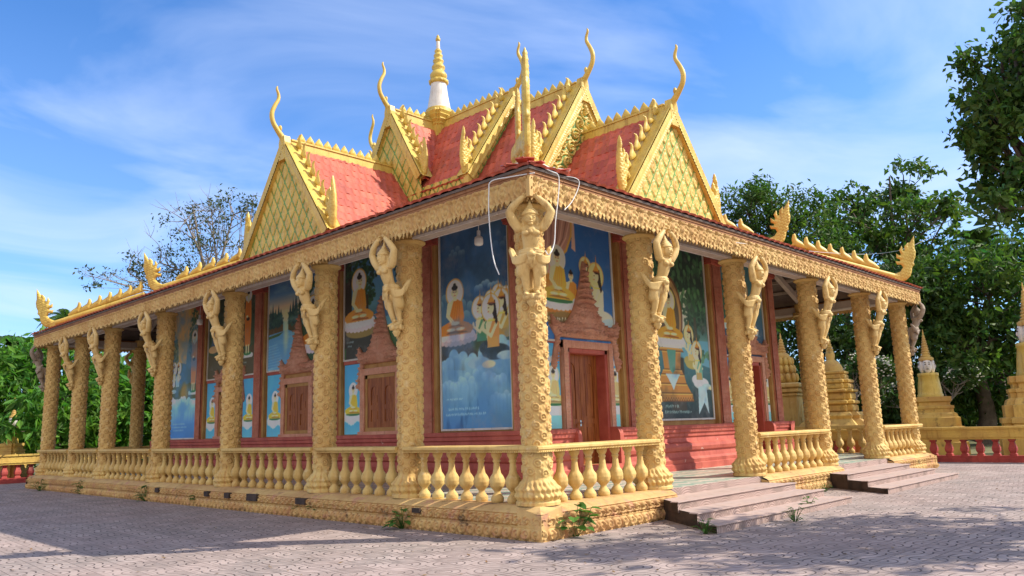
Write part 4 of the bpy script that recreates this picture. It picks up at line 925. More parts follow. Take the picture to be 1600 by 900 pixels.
def deva(cv, x, y, s, dress=(70, 100, 60), shawl=(176, 130, 62), skirt=(52, 62, 40), face=-1, crown=True, halo=(226, 212, 178), kneel=True):
    """kneeling attendant with joined hands, halo and pointed crown; y = knee level"""
    E = lambda a, b, rx, ry, c, **k: cv.ell(x + a * face * s, y + b * s, rx * s, ry * s, c, **k)
    Pg = lambda pts, c, **k: cv.poly([(x + a * face * s, y + b * s) for a, b in pts], c, **k)
    E(0.02, 0.84, 0.22, 0.24, (186, 136, 76)); E(0.02, 0.84, 0.195, 0.215, halo)
    if kneel:
        E(-0.08, 0.12, 0.32, 0.13, skirt); E(-0.30, 0.05, 0.2, 0.07, (150, 160, 160)); E(-0.46, 0.02, 0.08, 0.04, SKIN); E(0.1, 0.2, 0.2, 0.11, skirt)
    Pg([(-0.16, 0.60), (-0.05, 0.68), (0.07, 0.67), (0.14, 0.58), (0.10, 0.22), (-0.15, 0.22)], SKIN)
    Pg([(-0.17, 0.59), (-0.04, 0.67), (0.03, 0.52), (0.1, 0.40), (0.11, 0.2), (-0.16, 0.2)], shawl); Pg([(-0.12, 0.36), (0.09, 0.36), (0.1, 0.2), (-0.14, 0.2)], dress)
    cv.line([(x - 0.10 * face * s, y + 0.56 * s), (x + 0.02 * face * s, y + 0.38 * s), (x + 0.2 * face * s, y + 0.5 * s)], 0.06 * s, SKIN); E(0.2, 0.53, 0.03, 0.06, SKIN)
    Pg([(-0.09, 0.95), (0.0, 0.98), (-0.02, 0.74), (-0.10, 0.55), (-0.14, 0.6)], (30, 20, 18))
    E(0.02, 0.83, 0.078, 0.10, SKIN); E(-0.01, 0.915, 0.082, 0.045, (34, 22, 18))
    if crown: Pg([(-0.09, 0.90), (0.09, 0.91), (0.06, 0.97), (0.02, 1.02), (0.0, 1.22), (-0.02, 1.02), (-0.06, 0.97)], (178, 116, 44)); cv.line([(x - 0.085 * s, y + 0.915 * s), (x + 0.085 * s, y + 0.915 * s)], 0.022 * s, (120, 60, 30))
    E(0.06, 0.84, 0.016, 0.008, (40, 26, 20)); E(0.07, 0.775, 0.02, 0.008, (170, 60, 50)); cv.line([(x - 0.08 * s, y + 0.63 * s), (x + 0.07 * s, y + 0.63 * s)], 0.025 * s, (206, 160, 70))
def caption(cv, x, y, rows, hgt, c=(160, 180, 190), seed=0, al=0.7):
    """small brushed caption lines, too fine to read at this distance"""
    r = np.random.default_rng(seed)
    for k, L_ in enumerate(rows):
        u = x + (max(rows) - L_) * 0.3
        end = u + L_
        while u < end:
            wd = r.uniform(0.35, 0.8) * hgt; zb = y - k * hgt * 2.1
            cv.line([(u, zb + r.uniform(0, 0.25) * hgt), (u + wd * 0.3, zb + hgt * r.uniform(0.6, 1.0)), (u + wd * 0.8, zb + r.uniform(0, 0.7) * hgt)], hgt * 0.22, c, al)
            u += wd + hgt * (0.25 if r.random() > 0.2 else 0.7)
def tree_mass(cv, x, y, w_, h_, seed, dark=(18, 34, 28), light=(44, 74, 46), n=120):
    r = np.random.default_rng(seed)
    for k in range(n):
        a, q = r.uniform(0, 2 * math.pi), math.sqrt(r.random()); t = r.random()
        cv.ell(x + q * math.cos(a) * w_ / 2, y + q * math.sin(a) * h_ / 2, r.uniform(0.04, 0.1), r.uniform(0.025, 0.06), tuple(int(dark[i] * (1 - t) + light[i] * t) for i in range(3)), al=0.85, ang=r.uniform(-1, 1))
# --- the paintings
def mural_clouds():
    cv = Cv(2.16, 4.42); cv.grad([(0, (62, 100, 140)), (0.1, (70, 110, 146)), (0.2, (92, 128, 152)), (0.38, (116, 142, 156)), (0.44, (58, 84, 106)), (0.62, (44, 70, 98)), (1, (40, 66, 98))])
    cv.tone((72, 98, 116), 0.9, 3, 0.45, 0.75, 0.5); cv.tone((26, 56, 96), 0.5, 8, 0.55, 0.75, 0.7, 0.35)
    cv.cloud(0.55, 3.85, 0.42, 0.16, (92, 112, 128), (52, 74, 100), 6, 1, 0.75); cv.cloud(1.95, 3.8, 0.5, 0.4, (84, 108, 130), (46, 72, 104), 6, 2, 0.7)
    cv.cloud(1.5, 2.98, 0.62, 0.14, (120, 142, 160), (40, 70, 112), 7, 3, 0.9); cv.cloud(0.9, 2.4, 0.9, 0.45, (104, 128, 140), (64, 92, 112), 8, 4, 0.7); cv.cloud(0.12, 2.7, 0.5, 0.3, (96, 122, 136), (60, 88, 108), 5, 14, 0.7)
    cv.poly([(0, 1.45), (0, 1.98), (0.35, 2.02), (1.0, 2.0), (1.2, 1.75), (1.15, 1.35)], (50, 46, 42)); cv.poly([(0.2, 1.3), (0.22, 1.86), (0.75, 1.9), (0.8, 1.25)], (72, 62, 52)); cv.ell(0.48, 1.88, 0.32, 0.07, (98, 92, 66)); cv.ell(0.95, 1.92, 0.25, 0.06, (92, 86, 62))
    for xx, yy, ss in ((1.85, 2.3, 0.92), (1.62, 2.22, 0.9), (2.08, 2.25, 0.9), (1.38, 2.12, 0.86)): deva(cv, xx, yy - 0.28, ss, crown=True, face=-1)
    deva(cv, 1.28, 1.62, 1.12, (60, 104, 74), (74, 112, 78), face=-1); deva(cv, 1.93, 1.62, 1.2, (150, 110, 50), (158, 124, 60), (44, 62, 44), face=-1)
    cv.cloud(0.55, 1.35, 1.5, 0.28, (128, 154, 172), (112, 142, 160), 11, 6); cv.cloud(1.8, 1.55, 0.9, 0.3, (132, 160, 180), (110, 142, 164), 6, 9)
    deva(cv, 1.62, 1.42, 1.32, (172, 122, 62), (170, 112, 60), (36, 46, 52), face=-1, halo=(216, 222, 206))
    cv.ell(1.2, 1.38, 0.34, 0.13, (126, 146, 160)); cv.ell(1.5, 1.33, 0.2, 0.08, SKIN)
    buddha(cv, 0.47, 2.06, 1.18, lotus=(222, 170, 158))
    cv.cloud(0.5, 0.85, 1.0, 0.25, (132, 158, 176), (104, 136, 158), 9, 7, 0.75); cv.cloud(1.3, 0.95, 1.2, 0.35, (138, 162, 182), (96, 132, 160), 10, 8, 0.7); cv.cloud(1.85, 0.6, 0.5, 0.15, (126, 150, 168), (90, 126, 158), 6, 18, 0.6)
    cv.tone((58, 96, 144), 0.45, 12, 0.45, 0.7, 0.5); caption(cv, 0.15, 0.62, [0.55], 0.05, seed=1); caption(cv, 0.12, 0.4, [0.95, 1.25], 0.055, seed=2); return cv
def mural_forest():
    cv = Cv(3.02, 2.66); cv.grad([(0, (26, 34, 30)), (0.35, (44, 66, 58)), (0.5, (74, 110, 128)), (0.75, (66, 104, 138)), (1, (52, 86, 122))])
    cv.poly([(1.3, 1.1), (1.75, 1.9), (2.1, 1.35), (2.5, 1.75), (3.02, 1.2), (3.02, 0.9), (1.3, 0.9)], (54, 88, 122)); cv.poly([(0, 0), (0, 0.95), (1.0, 1.0), (2.2, 0.85), (3.02, 0.6), (3.02, 0)], (48, 72, 42)); cv.poly([(1.2, 0.9), (3.02, 1.05), (3.02, 0.65), (2.0, 0.7)], (84, 124, 140))
    cv.poly([(0.0, 0.3), (0.0, 2.66), (0.28, 2.66), (0.34, 0.3)], (36, 28, 24)); tree_mass(cv, 0.75, 2.3, 1.6, 0.9, 2, n=180); tree_mass(cv, 1.0, 1.65, 0.6, 0.7, 3, n=90); tree_mass(cv, 2.6, 2.1, 0.9, 1.1, 5, n=140); cv.poly([(0.92, 0.8), (0.96, 1.6), (1.02, 1.6), (1.06, 0.8)], (46, 34, 26))
    cv.poly([(0.05, 0.0), (0.1, 0.75), (1.0, 0.8), (1.35, 0.5), (1.2, 0.0)], (44, 40, 32)); cv.ell(0.7, 0.68, 0.65, 0.16, (120, 96, 50)); buddha(cv, 0.62, 0.95, 1.28, (206, 110, 40), lotus=(214, 178, 184), turn=0.035)
    caption(cv, 0.1, 0.42, [0.3, 0.16], 0.05, seed=3); return cv
def mural_river():
    cv = Cv(3.4, 2.66); cv.grad([(0, (40, 84, 130)), (0.3, (66, 114, 150)), (0.5, (120, 150, 150)), (0.56, (190, 160, 120)), (0.68, (176, 146, 120)), (0.82, (78, 108, 140)), (1, (36, 68, 112))])
    cv.poly([(0, 1.0), (0, 1.36), (0.4, 1.42), (0.82, 1.3), (0.82, 1.05)], (78, 56, 34)); cv.poly([(1.1, 1.02), (1.1, 1.4), (1.7, 1.3), (2.2, 1.0)], (66, 54, 34))
    for xx, hh in ((0.1, 0.5), (0.22, 0.62), (0.38, 0.45), (0.55, 0.55), (0.68, 0.42), (1.2, 0.5), (1.35, 0.65), (1.5, 0.85), (1.75, 0.9)):
        cv.poly([(xx - 0.12, 1.34), (xx, 1.36 + hh), (xx + 0.12, 1.34)], (30, 54, 66)); tree_mass(cv, xx, 1.45, 0.24, hh * 0.8, int(xx * 100), (26, 48, 56), (48, 78, 70), 24)
    cv.poly([(0, 0), (0, 1.05), (0.85, 1.1), (1.06, 1.12), (1.3, 1.05), (1.75, 0.0)], (74, 118, 156)); cv.tone((150, 176, 170), 0.2, 4, 0.5, 0.8, 0.35, 4.0)
    cv.ell(0.98, 1.02, 0.12, 0.45, (214, 196, 130), 0.45, 0.15); cv.poly([(1.1, 0), (1.5, 1.1), (3.4, 1.3), (3.4, 0)], (36, 58, 36)); tree_mass(cv, 2.5, 1.9, 1.7, 1.5, 11, n=240)
    cv.poly([(0, 0.92), (0, 1.0), (0.85, 1.08), (0.6, 0.98)], (52, 74, 40)); buddha(cv, 2.4, 0.6, 1.25, lotus=(206, 176, 190))
    for k in range(9): cv.line([(0.02, 0.06 + 0.08 * k), (0.9 - 0.05 * k, 0.1 + 0.08 * k)], 0.014, (150, 182, 200), 0.4)
    return cv
def standing(cv, x, y, s, robe, halo=(232, 216, 190)):
    E = lambda a, b, rx, ry, c, **k: cv.ell(x + a * s, y + b * s, rx * s, ry * s, c, **k)
    for k in range(7): E((k - 3) * 0.045, -0.06, 0.04, 0.035, (222, 216, 210))
    E(0, -0.03, 0.12, 0.03, (46, 96, 56)); E(0, 0.88, 0.115, 0.125, (196, 130, 60)); E(0, 0.88, 0.10, 0.11, halo)
    cv.poly([(x + a * s, y + b * s) for a, b in ((-0.09, 0.78), (0.09, 0.78), (0.105, 0.5), (0.085, 0.1), (0.06, 0.08), (-0.06, 0.08), (-0.085, 0.1), (-0.105, 0.5))], robe)
    for k in range(4): cv.line([(x + (-0.05 + 0.03 * k) * s, y + 0.75 * s), (x + (-0.06 + 0.04 * k) * s, y + 0.12 * s)], 0.008 * s, tuple(int(v * 0.65) for v in robe), 0.7)
    E(0.0, 0.50, 0.05, 0.028, (40, 34, 30)); E(-0.03, 0.54, 0.03, 0.02, SKIN)
    for a in (-0.035, 0.035): cv.line([(x + a * s, y + 0.09 * s), (x + a * s, y - 0.01 * s)], 0.035 * s, SKIN)
    E(0, 0.79, 0.03, 0.04, SKIN); E(0, 0.865, 0.042, 0.055, SKIN); E(0, 0.91, 0.043, 0.026, (28, 20, 18)); E(0, 0.935, 0.02, 0.02, (28, 20, 18))
def mural_monk():
    cv = Cv(3.1, 2.66); cv.grad([(0, (34, 36, 26)), (0.3, (52, 62, 40)), (0.6, (46, 60, 50)), (1, (38, 44, 36))]); tree_mass(cv, 1.6, 2.1, 3.0, 1.2, 21, (22, 30, 20), (64, 70, 44), 260)
    cv.poly([(0, 0), (0, 0.8), (1.4, 0.55), (3.1, 0.9), (3.1, 0)], (70, 58, 36)); cv.poly([(0.1, 0.9), (0.4, 1.6), (0.75, 1.7), (0.7, 0.9)], (44, 70, 96)); cv.ell(0.35, 0.95, 0.35, 0.12, (180, 130, 90))
    standing(cv, 2.62, 0.7, 2.0, (190, 96, 40)); caption(cv, 2.1, 0.35, [0.5, 0.4], 0.05, seed=5); return cv
def mural_standing():
    cv = Cv(2.16, 4.42); cv.grad([(0, (52, 96, 150)), (0.16, (70, 112, 160)), (0.3, (120, 156, 182)), (0.31, (58, 74, 72)), (0.5, (64, 90, 108)), (0.62, (88, 100, 90)), (0.75, (176, 134, 84)), (1, (160, 116, 70))])
    cv.poly([(0.55, 2.6), (0.3, 4.42), (1.4, 4.42), (1.3, 3.9), (1.15, 2.5)], (190, 138, 80)); tree_mass(cv, 0.1, 2.9, 0.7, 1.6, 31, (44, 60, 40), (84, 92, 60), 140); tree_mass(cv, 1.75, 3.4, 0.8, 2.0, 32, (36, 58, 44), (72, 92, 66), 190)
    cv.poly([(0, 1.3), (0, 1.9), (0.7, 1.7), (1.5, 1.85), (2.16, 1.75), (2.16, 1.3)], (70, 72, 44)); cv.ell(1.1, 1.5, 0.3, 0.35, (150, 112, 50), 0.8, 0.2); standing(cv, 1.75, 1.62, 2.0, (176, 110, 74), (214, 196, 170))
    for xx in (0.2, 0.55): deva(cv, xx, 1.55, 1.0, (196, 190, 160), (206, 200, 176), (80, 84, 60), face=1)
    cv.cloud(1.0, 1.1, 2.4, 0.25, (196, 214, 224), (110, 152, 190), 14, 33); cv.tone((60, 108, 164), 0.5, 7, 0.4, 0.7, 0.6); caption(cv, 0.25, 0.45, [0.9, 1.1, 0.8], 0.05, seed=6); return cv
def mural_curtain():
    cv = Cv(2.36, 2.72); cv.grad([(0, (36, 78, 128)), (1, (30, 72, 126))]); cv.tone((44, 92, 146), 0.8, 41, 0.45, 0.7, 0.5)
    cv.poly([(0, 1.55), (0, 2.72), (1.02, 2.72), (0.98, 2.35), (0.8, 2.0), (0.45, 1.7)], (150, 104, 92))
    for k in range(9):
        t = k / 8; cv.line([(0.0 + 0.98 * t, 2.72), (0.0 + 0.80 * t, 2.25 - 0.25 * (1 - t)), (0.4 * t, 1.72 - 0.1 * (1 - t)), (0, 1.62)], 0.028, (98, 60, 56) if k % 2 else (190, 146, 128), 0.8)
    cv.line([(1.02, 2.72), (0.98, 2.33), (0.8, 1.98), (0.45, 1.68), (0, 1.54)], 0.06, (170, 124, 54)); cv.poly([(1.04, 2.72), (1.1, 2.72), (1.12, 1.98), (0.98, 2.05)], (176, 132, 116))
    cv.ell(0.42, 0.55, 0.75, 0.2, (120, 88, 44)); cv.poly([(0.05, 0.5), (0.95, 0.5), (0.7, 0.15), (0.25, 0.15)], (104, 80, 48)); cv.ell(0.5, 0.68, 0.42, 0.06, (170, 128, 60))
    for xx, ss in ((0.1, 0.95), (0.92, 0.8)): buddha(cv, xx, 0.78, ss, (190, 112, 40), (170, 120, 110) if xx < 0.5 else (36, 78, 128), (150, 90, 70) if xx < 0.5 else (36, 78, 128), (190, 112, 40))
    buddha(cv, 0.48, 0.88, 1.1, (206, 136, 50), (190, 206, 150), (206, 196, 160), (226, 222, 210), plain=True)
    cv.cloud(1.95, 0.35, 0.9, 0.25, (140, 176, 200), (86, 130, 166), 8, 42); cv.ell(1.65, 0.5, 0.22, 0.16, (58, 110, 78)); deva(cv, 1.45, 0.85, 1.0, (100, 120, 60), (116, 124, 60), (190, 170, 140), face=-1, halo=(206, 190, 120)); deva(cv, 1.82, 0.42, 1.32, (206, 170, 140), (210, 172, 140), (206, 172, 142), face=-1, halo=(206, 186, 110))
    caption(cv, 0.08, 0.42, [0.62, 0.45], 0.075, (230, 220, 190), 8); return cv
def mural_bodhi():
    cv = Cv(3.2, 4.38); cv.grad([(0, (28, 36, 40)), (0.12, (34, 54, 54)), (0.3, (52, 88, 96)), (0.45, (80, 112, 110)), (0.55, (44, 66, 56)), (0.75, (28, 48, 40)), (1, (20, 36, 32))])
    cv.poly([(1.3, 0.2), (1.45, 3.1), (1.9, 3.1), (1.95, 0.2)], (54, 46, 38)); cv.poly([(1.98, 2.2), (1.95, 3.2), (2.3, 3.3), (2.25, 2.5)], (170, 172, 150)); cv.poly([(1.7, 1.55), (1.7, 2.0), (3.2, 2.0), (3.2, 1.3)], (86, 128, 146))
    tree_mass(cv, 2.6, 2.7, 1.0, 1.5, 51, (24, 46, 38), (56, 84, 60), 220); cv.poly([(2.5, 1.7), (2.55, 2.6), (2.66, 2.6), (2.72, 1.7)], (60, 58, 46)); tree_mass(cv, 2.7, 1.6, 1.0, 0.3, 52, (36, 66, 52), (100, 132, 96), 60)
    r = np.random.default_rng(53)
    for k in range(220):
        xx, yy = r.uniform(0, 3.2), r.uniform(2.8, 4.38); g = r.uniform(0, 1); cv.ell(xx, yy, 0.06, 0.085, (int(34 + 40 * g), int(64 + 50 * g), int(44 + 30 * g)), 0.9, ang=r.uniform(-0.5, 0.5)); cv.line([(xx, yy - 0.08), (xx + 0.01, yy - 0.15)], 0.012, (60, 92, 60))
    bx = 1.4
    cv.ell(bx, 2.6, 0.62, 1.0, (96, 60, 40)); cv.ell(bx, 2.6, 0.55, 0.92, (150, 112, 70)); cv.ell(bx, 2.55, 0.46, 0.8, (80, 66, 50)); buddha(cv, bx, 1.98, 1.2, (206, 122, 30), (226, 206, 150), (206, 160, 80), (214, 206, 186))
    for y0, y1, a, b in ((1.66, 1.75, 0.55, 0.5), (1.2, 1.66, 0.36, 0.42), (1.08, 1.2, 0.5, 0.42), (0.85, 1.08, 0.6, 0.52), (0.62, 0.85, 0.82, 0.62), (0.42, 0.62, 0.9, 0.86)):
        cv.poly([(bx - a, y0), (bx - b, y1), (bx + b, y1), (bx + a, y0)], (158, 102, 44)); cv.line([(bx - a, y0 + 0.01), (bx + a, y0 + 0.01)], 0.03, (92, 54, 24)); cv.line([(bx - b, y1 - 0.02), (bx + b, y1 - 0.02)], 0.02, (196, 146, 72))
    for k in range(16): cv.line([(bx - 0.85 + k * 0.11, 0.45), (bx - 0.8 + k * 0.11, 0.52), (bx - 0.75 + k * 0.11, 0.45)], 0.016, (92, 54, 24))
    cv.poly([(bx - 0.2, 1.7), (bx + 0.2, 1.7), (bx + 0.12, 1.2), (bx, 1.1), (bx - 0.12, 1.2)], (70, 116, 104)); cv.poly([(bx - 0.32, 1.1), (bx + 0.32, 1.1), (bx + 0.1, 0.85), (bx, 0.7), (bx - 0.1, 0.85)], (150, 172, 196))
    deva(cv, 2.28, 1.25, 1.05, (190, 146, 90), (120, 150, 170), (150, 130, 70), face=-1, halo=(206, 176, 120)); deva(cv, 2.62, 0.75, 1.15, (150, 120, 70), (90, 136, 120), (176, 176, 170), face=-1, halo=(206, 186, 140)); cv.poly([(2.5, 0.1), (2.55, 0.8), (2.95, 0.85), (3.0, 0.1), (2.8, 0.4)], (150, 170, 186))
    cv.tone((20, 26, 26), 0.6, 56, 0.6, 0.8, 0.4); caption(cv, 1.0, 0.27, [0.6], 0.07, (160, 178, 172), 9); caption(cv, 0.95, 0.13, [1.2], 0.075, (160, 178, 172), 10); return cv
def mural_flowers():
    cv = Cv(2.36, 2.72); cv.grad([(0, (24, 44, 66)), (0.3, (36, 64, 84)), (0.6, (58, 92, 100)), (1, (50, 88, 96))]); tree_mass(cv, 0.1, 1.6, 0.4, 1.2, 61, (36, 60, 44), (60, 84, 54), 60)
    for xx, yy in ((0.3, 2.35), (0.75, 2.5), (0.6, 2.05), (1.3, 2.3), (1.9, 2.5), (2.1, 2.0)):
        for k in range(4):
            a = k * math.pi / 2; cv.poly([(xx, yy), (xx + 0.05 * math.cos(a + 0.5), yy + 0.05 * math.sin(a + 0.5)), (xx + 0.14 * math.cos(a), yy + 0.14 * math.sin(a)), (xx + 0.05 * math.cos(a - 0.5), yy + 0.05 * math.sin(a - 0.5))], (226, 226, 206))
    buddha(cv, 1.25, 0.85, 1.35, (190, 124, 46), (196, 176, 130), (150, 100, 70), (206, 196, 180)); deva(cv, 0.5, 0.75, 1.2, (190, 130, 50), (196, 140, 56), (190, 124, 46), face=1, crown=False, halo=(58, 92, 96)); cv.ell(0.9, 0.72, 0.6, 0.09, (196, 186, 170)); caption(cv, 0.25, 0.35, [0.5], 0.06, seed=11); caption(cv, 1.5, 0.6, [0.6], 0.05, seed=12); return cv
def small_panel(seed, w_=0.86, h_=1.76, flower=False):
    cv = Cv(w_, h_); cv.grad([(0, (78, 140, 196)), (0.12, (66, 134, 194)), (0.3, (58, 128, 190)), (1, (56, 122, 186))]); cv.tone((84, 150, 206), 0.4, seed, 0.45, 0.75, 0.4)
    for k in range(9): cv.ell(w_ / 2 + (k - 4) * 0.085, 0.38 + 0.05 * math.cos(k), 0.07, 0.1, (214, 222, 226), 0.9, 0.03)
    if flower:
        cv.poly([(0, 0), (0, 0.28), (w_, 0.28), (w_, 0)], (110, 160, 206)); cv.poly([(0, 0.28), (0, 0.42)] + [(w_ * k / 10, 0.42 + 0.03 * (k % 2)) for k in range(11)] + [(w_, 0.28)], (228, 230, 226))
        for xx, yy in ((0.12, 1.35), (0.7, 1.45), (0.75, 1.1)):
            for k in range(5):
                a = math.pi / 2 + (k - 2) * 0.6; cv.poly([(xx, yy), (xx + 0.07 * math.cos(a + 0.4), yy + 0.09 * math.sin(a + 0.4)), (xx + 0.14 * math.cos(a), yy + 0.18 * math.sin(a)), (xx + 0.07 * math.cos(a - 0.4), yy + 0.09 * math.sin(a - 0.4))], (224, 232, 236))
    buddha(cv, w_ / 2, 0.52, 0.72, (190, 150, 96) if flower else (206, 146, 40), (220, 212, 180) if flower else (236, 232, 222), (206, 170, 110) if flower else (206, 190, 160), (224, 228, 230), plain=True); return cv
def facade_at(nm, lx, z):
    """matrix of a spot on the hall wall of a facade: lx along the facade, z up"""
    F_, L = FAC[nm]; return F_ @ Matrix.Translation((lx, (WX if nm in ('left', 'right') else WY), z))
def framed(cv, nm, x0, z0, frame='white'):
    m = cv.build('mural', facade_at(nm, x0, z0)); mb = MB(); w_, h_ = cv.w, cv.h; f = 0.045
    mb.box(-f, w_ + f, -0.045, 0, -f, -0.001); mb.box(-f, w_ + f, -0.045, 0, h_ + 0.001, h_ + f); mb.box(-f, -0.001, -0.045, 0, 0, h_); mb.box(w_ + 0.001, w_ + f, -0.045, 0, 0, h_)
    mb.build('frame', MT['white'], m); return m
def pilaster(nm, x0, x1, z0=1.5, z1=6.6, side=0.11):
    mb = MB(); F_ = facade_at(nm, 0, 0); d = 0.15
    mb.box(x0, x0 + side, -d * 0.7, 0, z0, z1, 1); mb.box(x1 - side, x1, -d * 0.7, 0, z0, z1, 1)
    U, V = np.meshgrid(np.linspace(x0 + side, x1 - side, max(8, int((x1 - x0 - 2 * side) / 0.018))), np.linspace(z0, z1, int((z1 - z0) / 0.018)))
    rim = np.minimum(U - x0 - side, x1 - side - U); h = 0.045 * scrolls(U, V, 0.13) * (rim > 0.03) + 0.03 * (rim <= 0.03)
    mb.grid(np.stack([U, -d - h, V], -1), 0, True)
    mb.box(x0 + side, x1 - side, -d, -0.001, z0, z1, 0)
    for k, (zz, dd) in enumerate(((5.78, 0.03), (5.84, 0.05), (5.90, 0.03), (5.97, 0.06))): mb.box(x0 - dd * 0.5, x1 + dd * 0.5, -d - 0.035 - dd, 0.0, zz, zz + 0.05, 2)
    mb.build('pilaster', [MT['redcarve'], MT['ochreplain'], MT['redbase']], temple, M4=F_)
PED = np.array([(-1.0, 0.02), (-1.16, -0.62), (-1.05, -0.72), (-0.98, -0.45), (-0.9, 0.0), (0.9, 0.0), (0.98, -0.45), (1.05, -0.72), (1.16, -0.62), (1.0, 0.02), (1.2, 0.28), (1.1, 0.24), (1.12, 0.5), (0.95, 0.34), (0.72, 0.32), (0.58, 0.42), (0.44, 0.58), (0.34, 0.78), (0.25, 1.0),
                (0.16, 1.25), (0.09, 1.5), (0.03, 1.75), (0, 1.82), (-0.03, 1.75), (-0.09, 1.5), (-0.16, 1.25), (-0.25, 1.0), (-0.34, 0.78), (-0.44, 0.58), (-0.58, 0.42), (-0.72, 0.32), (-0.95, 0.34), (-1.12, 0.5), (-1.1, 0.24), (-1.2, 0.28)])
def pediment(nm, xc, z, sx, sz, parent, M4):
    mb = MB()
    def hf(X, Z):
        x, zz = X / sx, Z / sz
        face = 0.06 * np.exp(-(((x) / 0.26) ** 2 + ((zz - 0.38) / 0.24) ** 2))
        eyes = 0.035 * np.exp(-(((np.abs(x) - 0.14) / 0.055) ** 2 + ((zz - 0.46) / 0.045) ** 2)) - 0.03 * np.exp(-((np.abs(x) / 0.2) ** 4 + ((zz - 0.26) / 0.03) ** 2))
        arms = 0.05 * np.exp(-((zz - 0.12 - 0.1 * np.cos(x * 4)) / 0.07) ** 2) * (np.abs(x) < 0.85)
        return 0.15 * scrolls(X, Z, 0.19 * sx) * (1 - np.exp(-((x / 0.3) ** 2 + ((zz - 0.38) / 0.28) ** 2))) + face + eyes + arms + 0.03 * np.sin(50 * zz + 8 * np.abs(x)) * (zz > 0.7)
    mb.relief(PED * (sx, sz), 0.02, hf, 0.04, 0.07, both=False, back=0.05)
    mb.build('pediment', MT['pinkcarve'], parent, M4=M4)
def opening(nm, xc, half, z0, z1, kind):
    """carved frame with wooden leaves set back in the wall"""
    F_ = facade_at(nm, xc, 0); f = 0.16
    mb = MB()
    for sgn in (-1, 1):
        a, b = sorted((sgn * (half - f), sgn * half)); n = int((z1 - z0) / 0.02); U, V = np.meshgrid(np.linspace(a, b, 9), np.linspace(z0, z1, n))
        mb.grid(np.stack([U, -0.1 - 0.02 * np.abs(np.sin(V * 40)) * np.sin(np.pi * (U - a) / f) - 0.015 * ((U - a) % 0.07 < 0.02), V], -1), 0, True)
        mb.box(a, b, -0.099, 0, z0, z1, 0); c, d = sorted((sgn * (half - f - 0.09), sgn * (half - f))); mb.box(c + 0.001, d - 0.001, -0.06, 0.0, z0, z1 - f - 0.001, 1)
    U, V = np.meshgrid(np.linspace(-half, half, int(2 * half / 0.02)), np.linspace(z1 - f, z1, 9)); mb.grid(np.stack([U, -0.1 - 0.02 * np.abs(np.sin(U * 40)) * np.sin(np.pi * (V - z1 + f) / f), V], -1), 0, True)
    mb.box(-half, half, -0.098, 0, z1 - f, z1, 0); mb.box(-half + f, half - f, -0.06, 0, z1 - f - 0.09, z1 - f - 0.002, 1)
    if kind == 'window': mb.box(-half - 0.06, half + 0.06, -0.14, 0, z0 - 0.1, z0 - 0.002, 0); mb.box(-half + f, half - f, -0.07, 0, z0, z0 + 0.09, 1)
    o = mb.build(kind, [MT['pinkcarve'], MT['ochreplain'] if kind == 'window' else MT['redbase']], temple, M4=F_)
    back = 0.0 if kind == 'window' else 0.24
    if kind == 'door':
        mb = MB()
        for sgn in (-1, 1): x0, x1 = sorted((sgn * 0.609, sgn * 0.60)); mb.box(x0, x1, -0.05, 0.31, 0.742, 3.1)
        mb.box(-0.6, 0.6, -0.05, 0.31, 3.10, 3.109); mb.build('reveal', MT['redbase'], o)
    hi = half - f - 0.09; zt = z1 - f - 0.09; zb = z0 + (0.09 if kind == 'window' else 0.0)
    for sgn in (-1, 1):
        mb = MB(); a, b = sorted((sgn * 0.006, sgn * hi)); mb.box(a, b, -0.03, 0.0, zb, zt)
        w_ = b - a; pw = w_ * 0.26
        for (p0, p1, q0, q1) in ((a, a + pw, zb, zt), (b - pw, b, zb, zt), (a + pw, b - pw, zb, zb + 0.14), (a + pw, b - pw, zt - 0.2, zt), (a + pw, b - pw, zb + (zt - zb) * 0.36, zb + (zt - zb) * 0.36 + 0.11)):
            mb.box(p0 + 0.001, p1 - 0.001, -0.05, -0.031, q0, q1)
        th = np.linspace(0, math.pi, 9); mb.prism([(a + pw, zt - 0.2), (b - pw, zt - 0.2)] + [((a + b) / 2 + math.cos(t_) * (w_ / 2 - pw), zt - 0.2 - 0.12 * (1 - math.sin(t_))) for t_ in th], -0.048, -0.031)
        for q0, q1 in ((zb + 0.2, zb + (zt - zb) * 0.33), (zb + (zt - zb) * 0.36 + 0.17, zt - 0.42)): mb.box(a + pw + 0.03, b - pw - 0.03, -0.043, -0.031, q0, q1)
        lf = mb.build('shutter' if kind == 'window' else 'door_leaf', MT['wood'], o, loc=(0, back, 0))
        if kind == 'door' and sgn < 0:
            mb = MB(); mb.tube([(-0.035, -0.05, 1.62), (-0.035, -0.1, 1.62), (-0.10, -0.1, 1.62)], 0.016, 8); mb.box(-0.055, -0.015, -0.056, -0.05, 1.55, 1.68); mb.build('handle', MT['metal'], o, loc=(0, back, 0))
    return o
m, t, b, o = nodes('brushed steel'); b.inputs['Base Color'].default_value = (0.6, 0.6, 0.58, 1); b.inputs['Metallic'].default_value = 1; b.inputs['Roughness'].default_value = 0.3; MT['metal'] = m
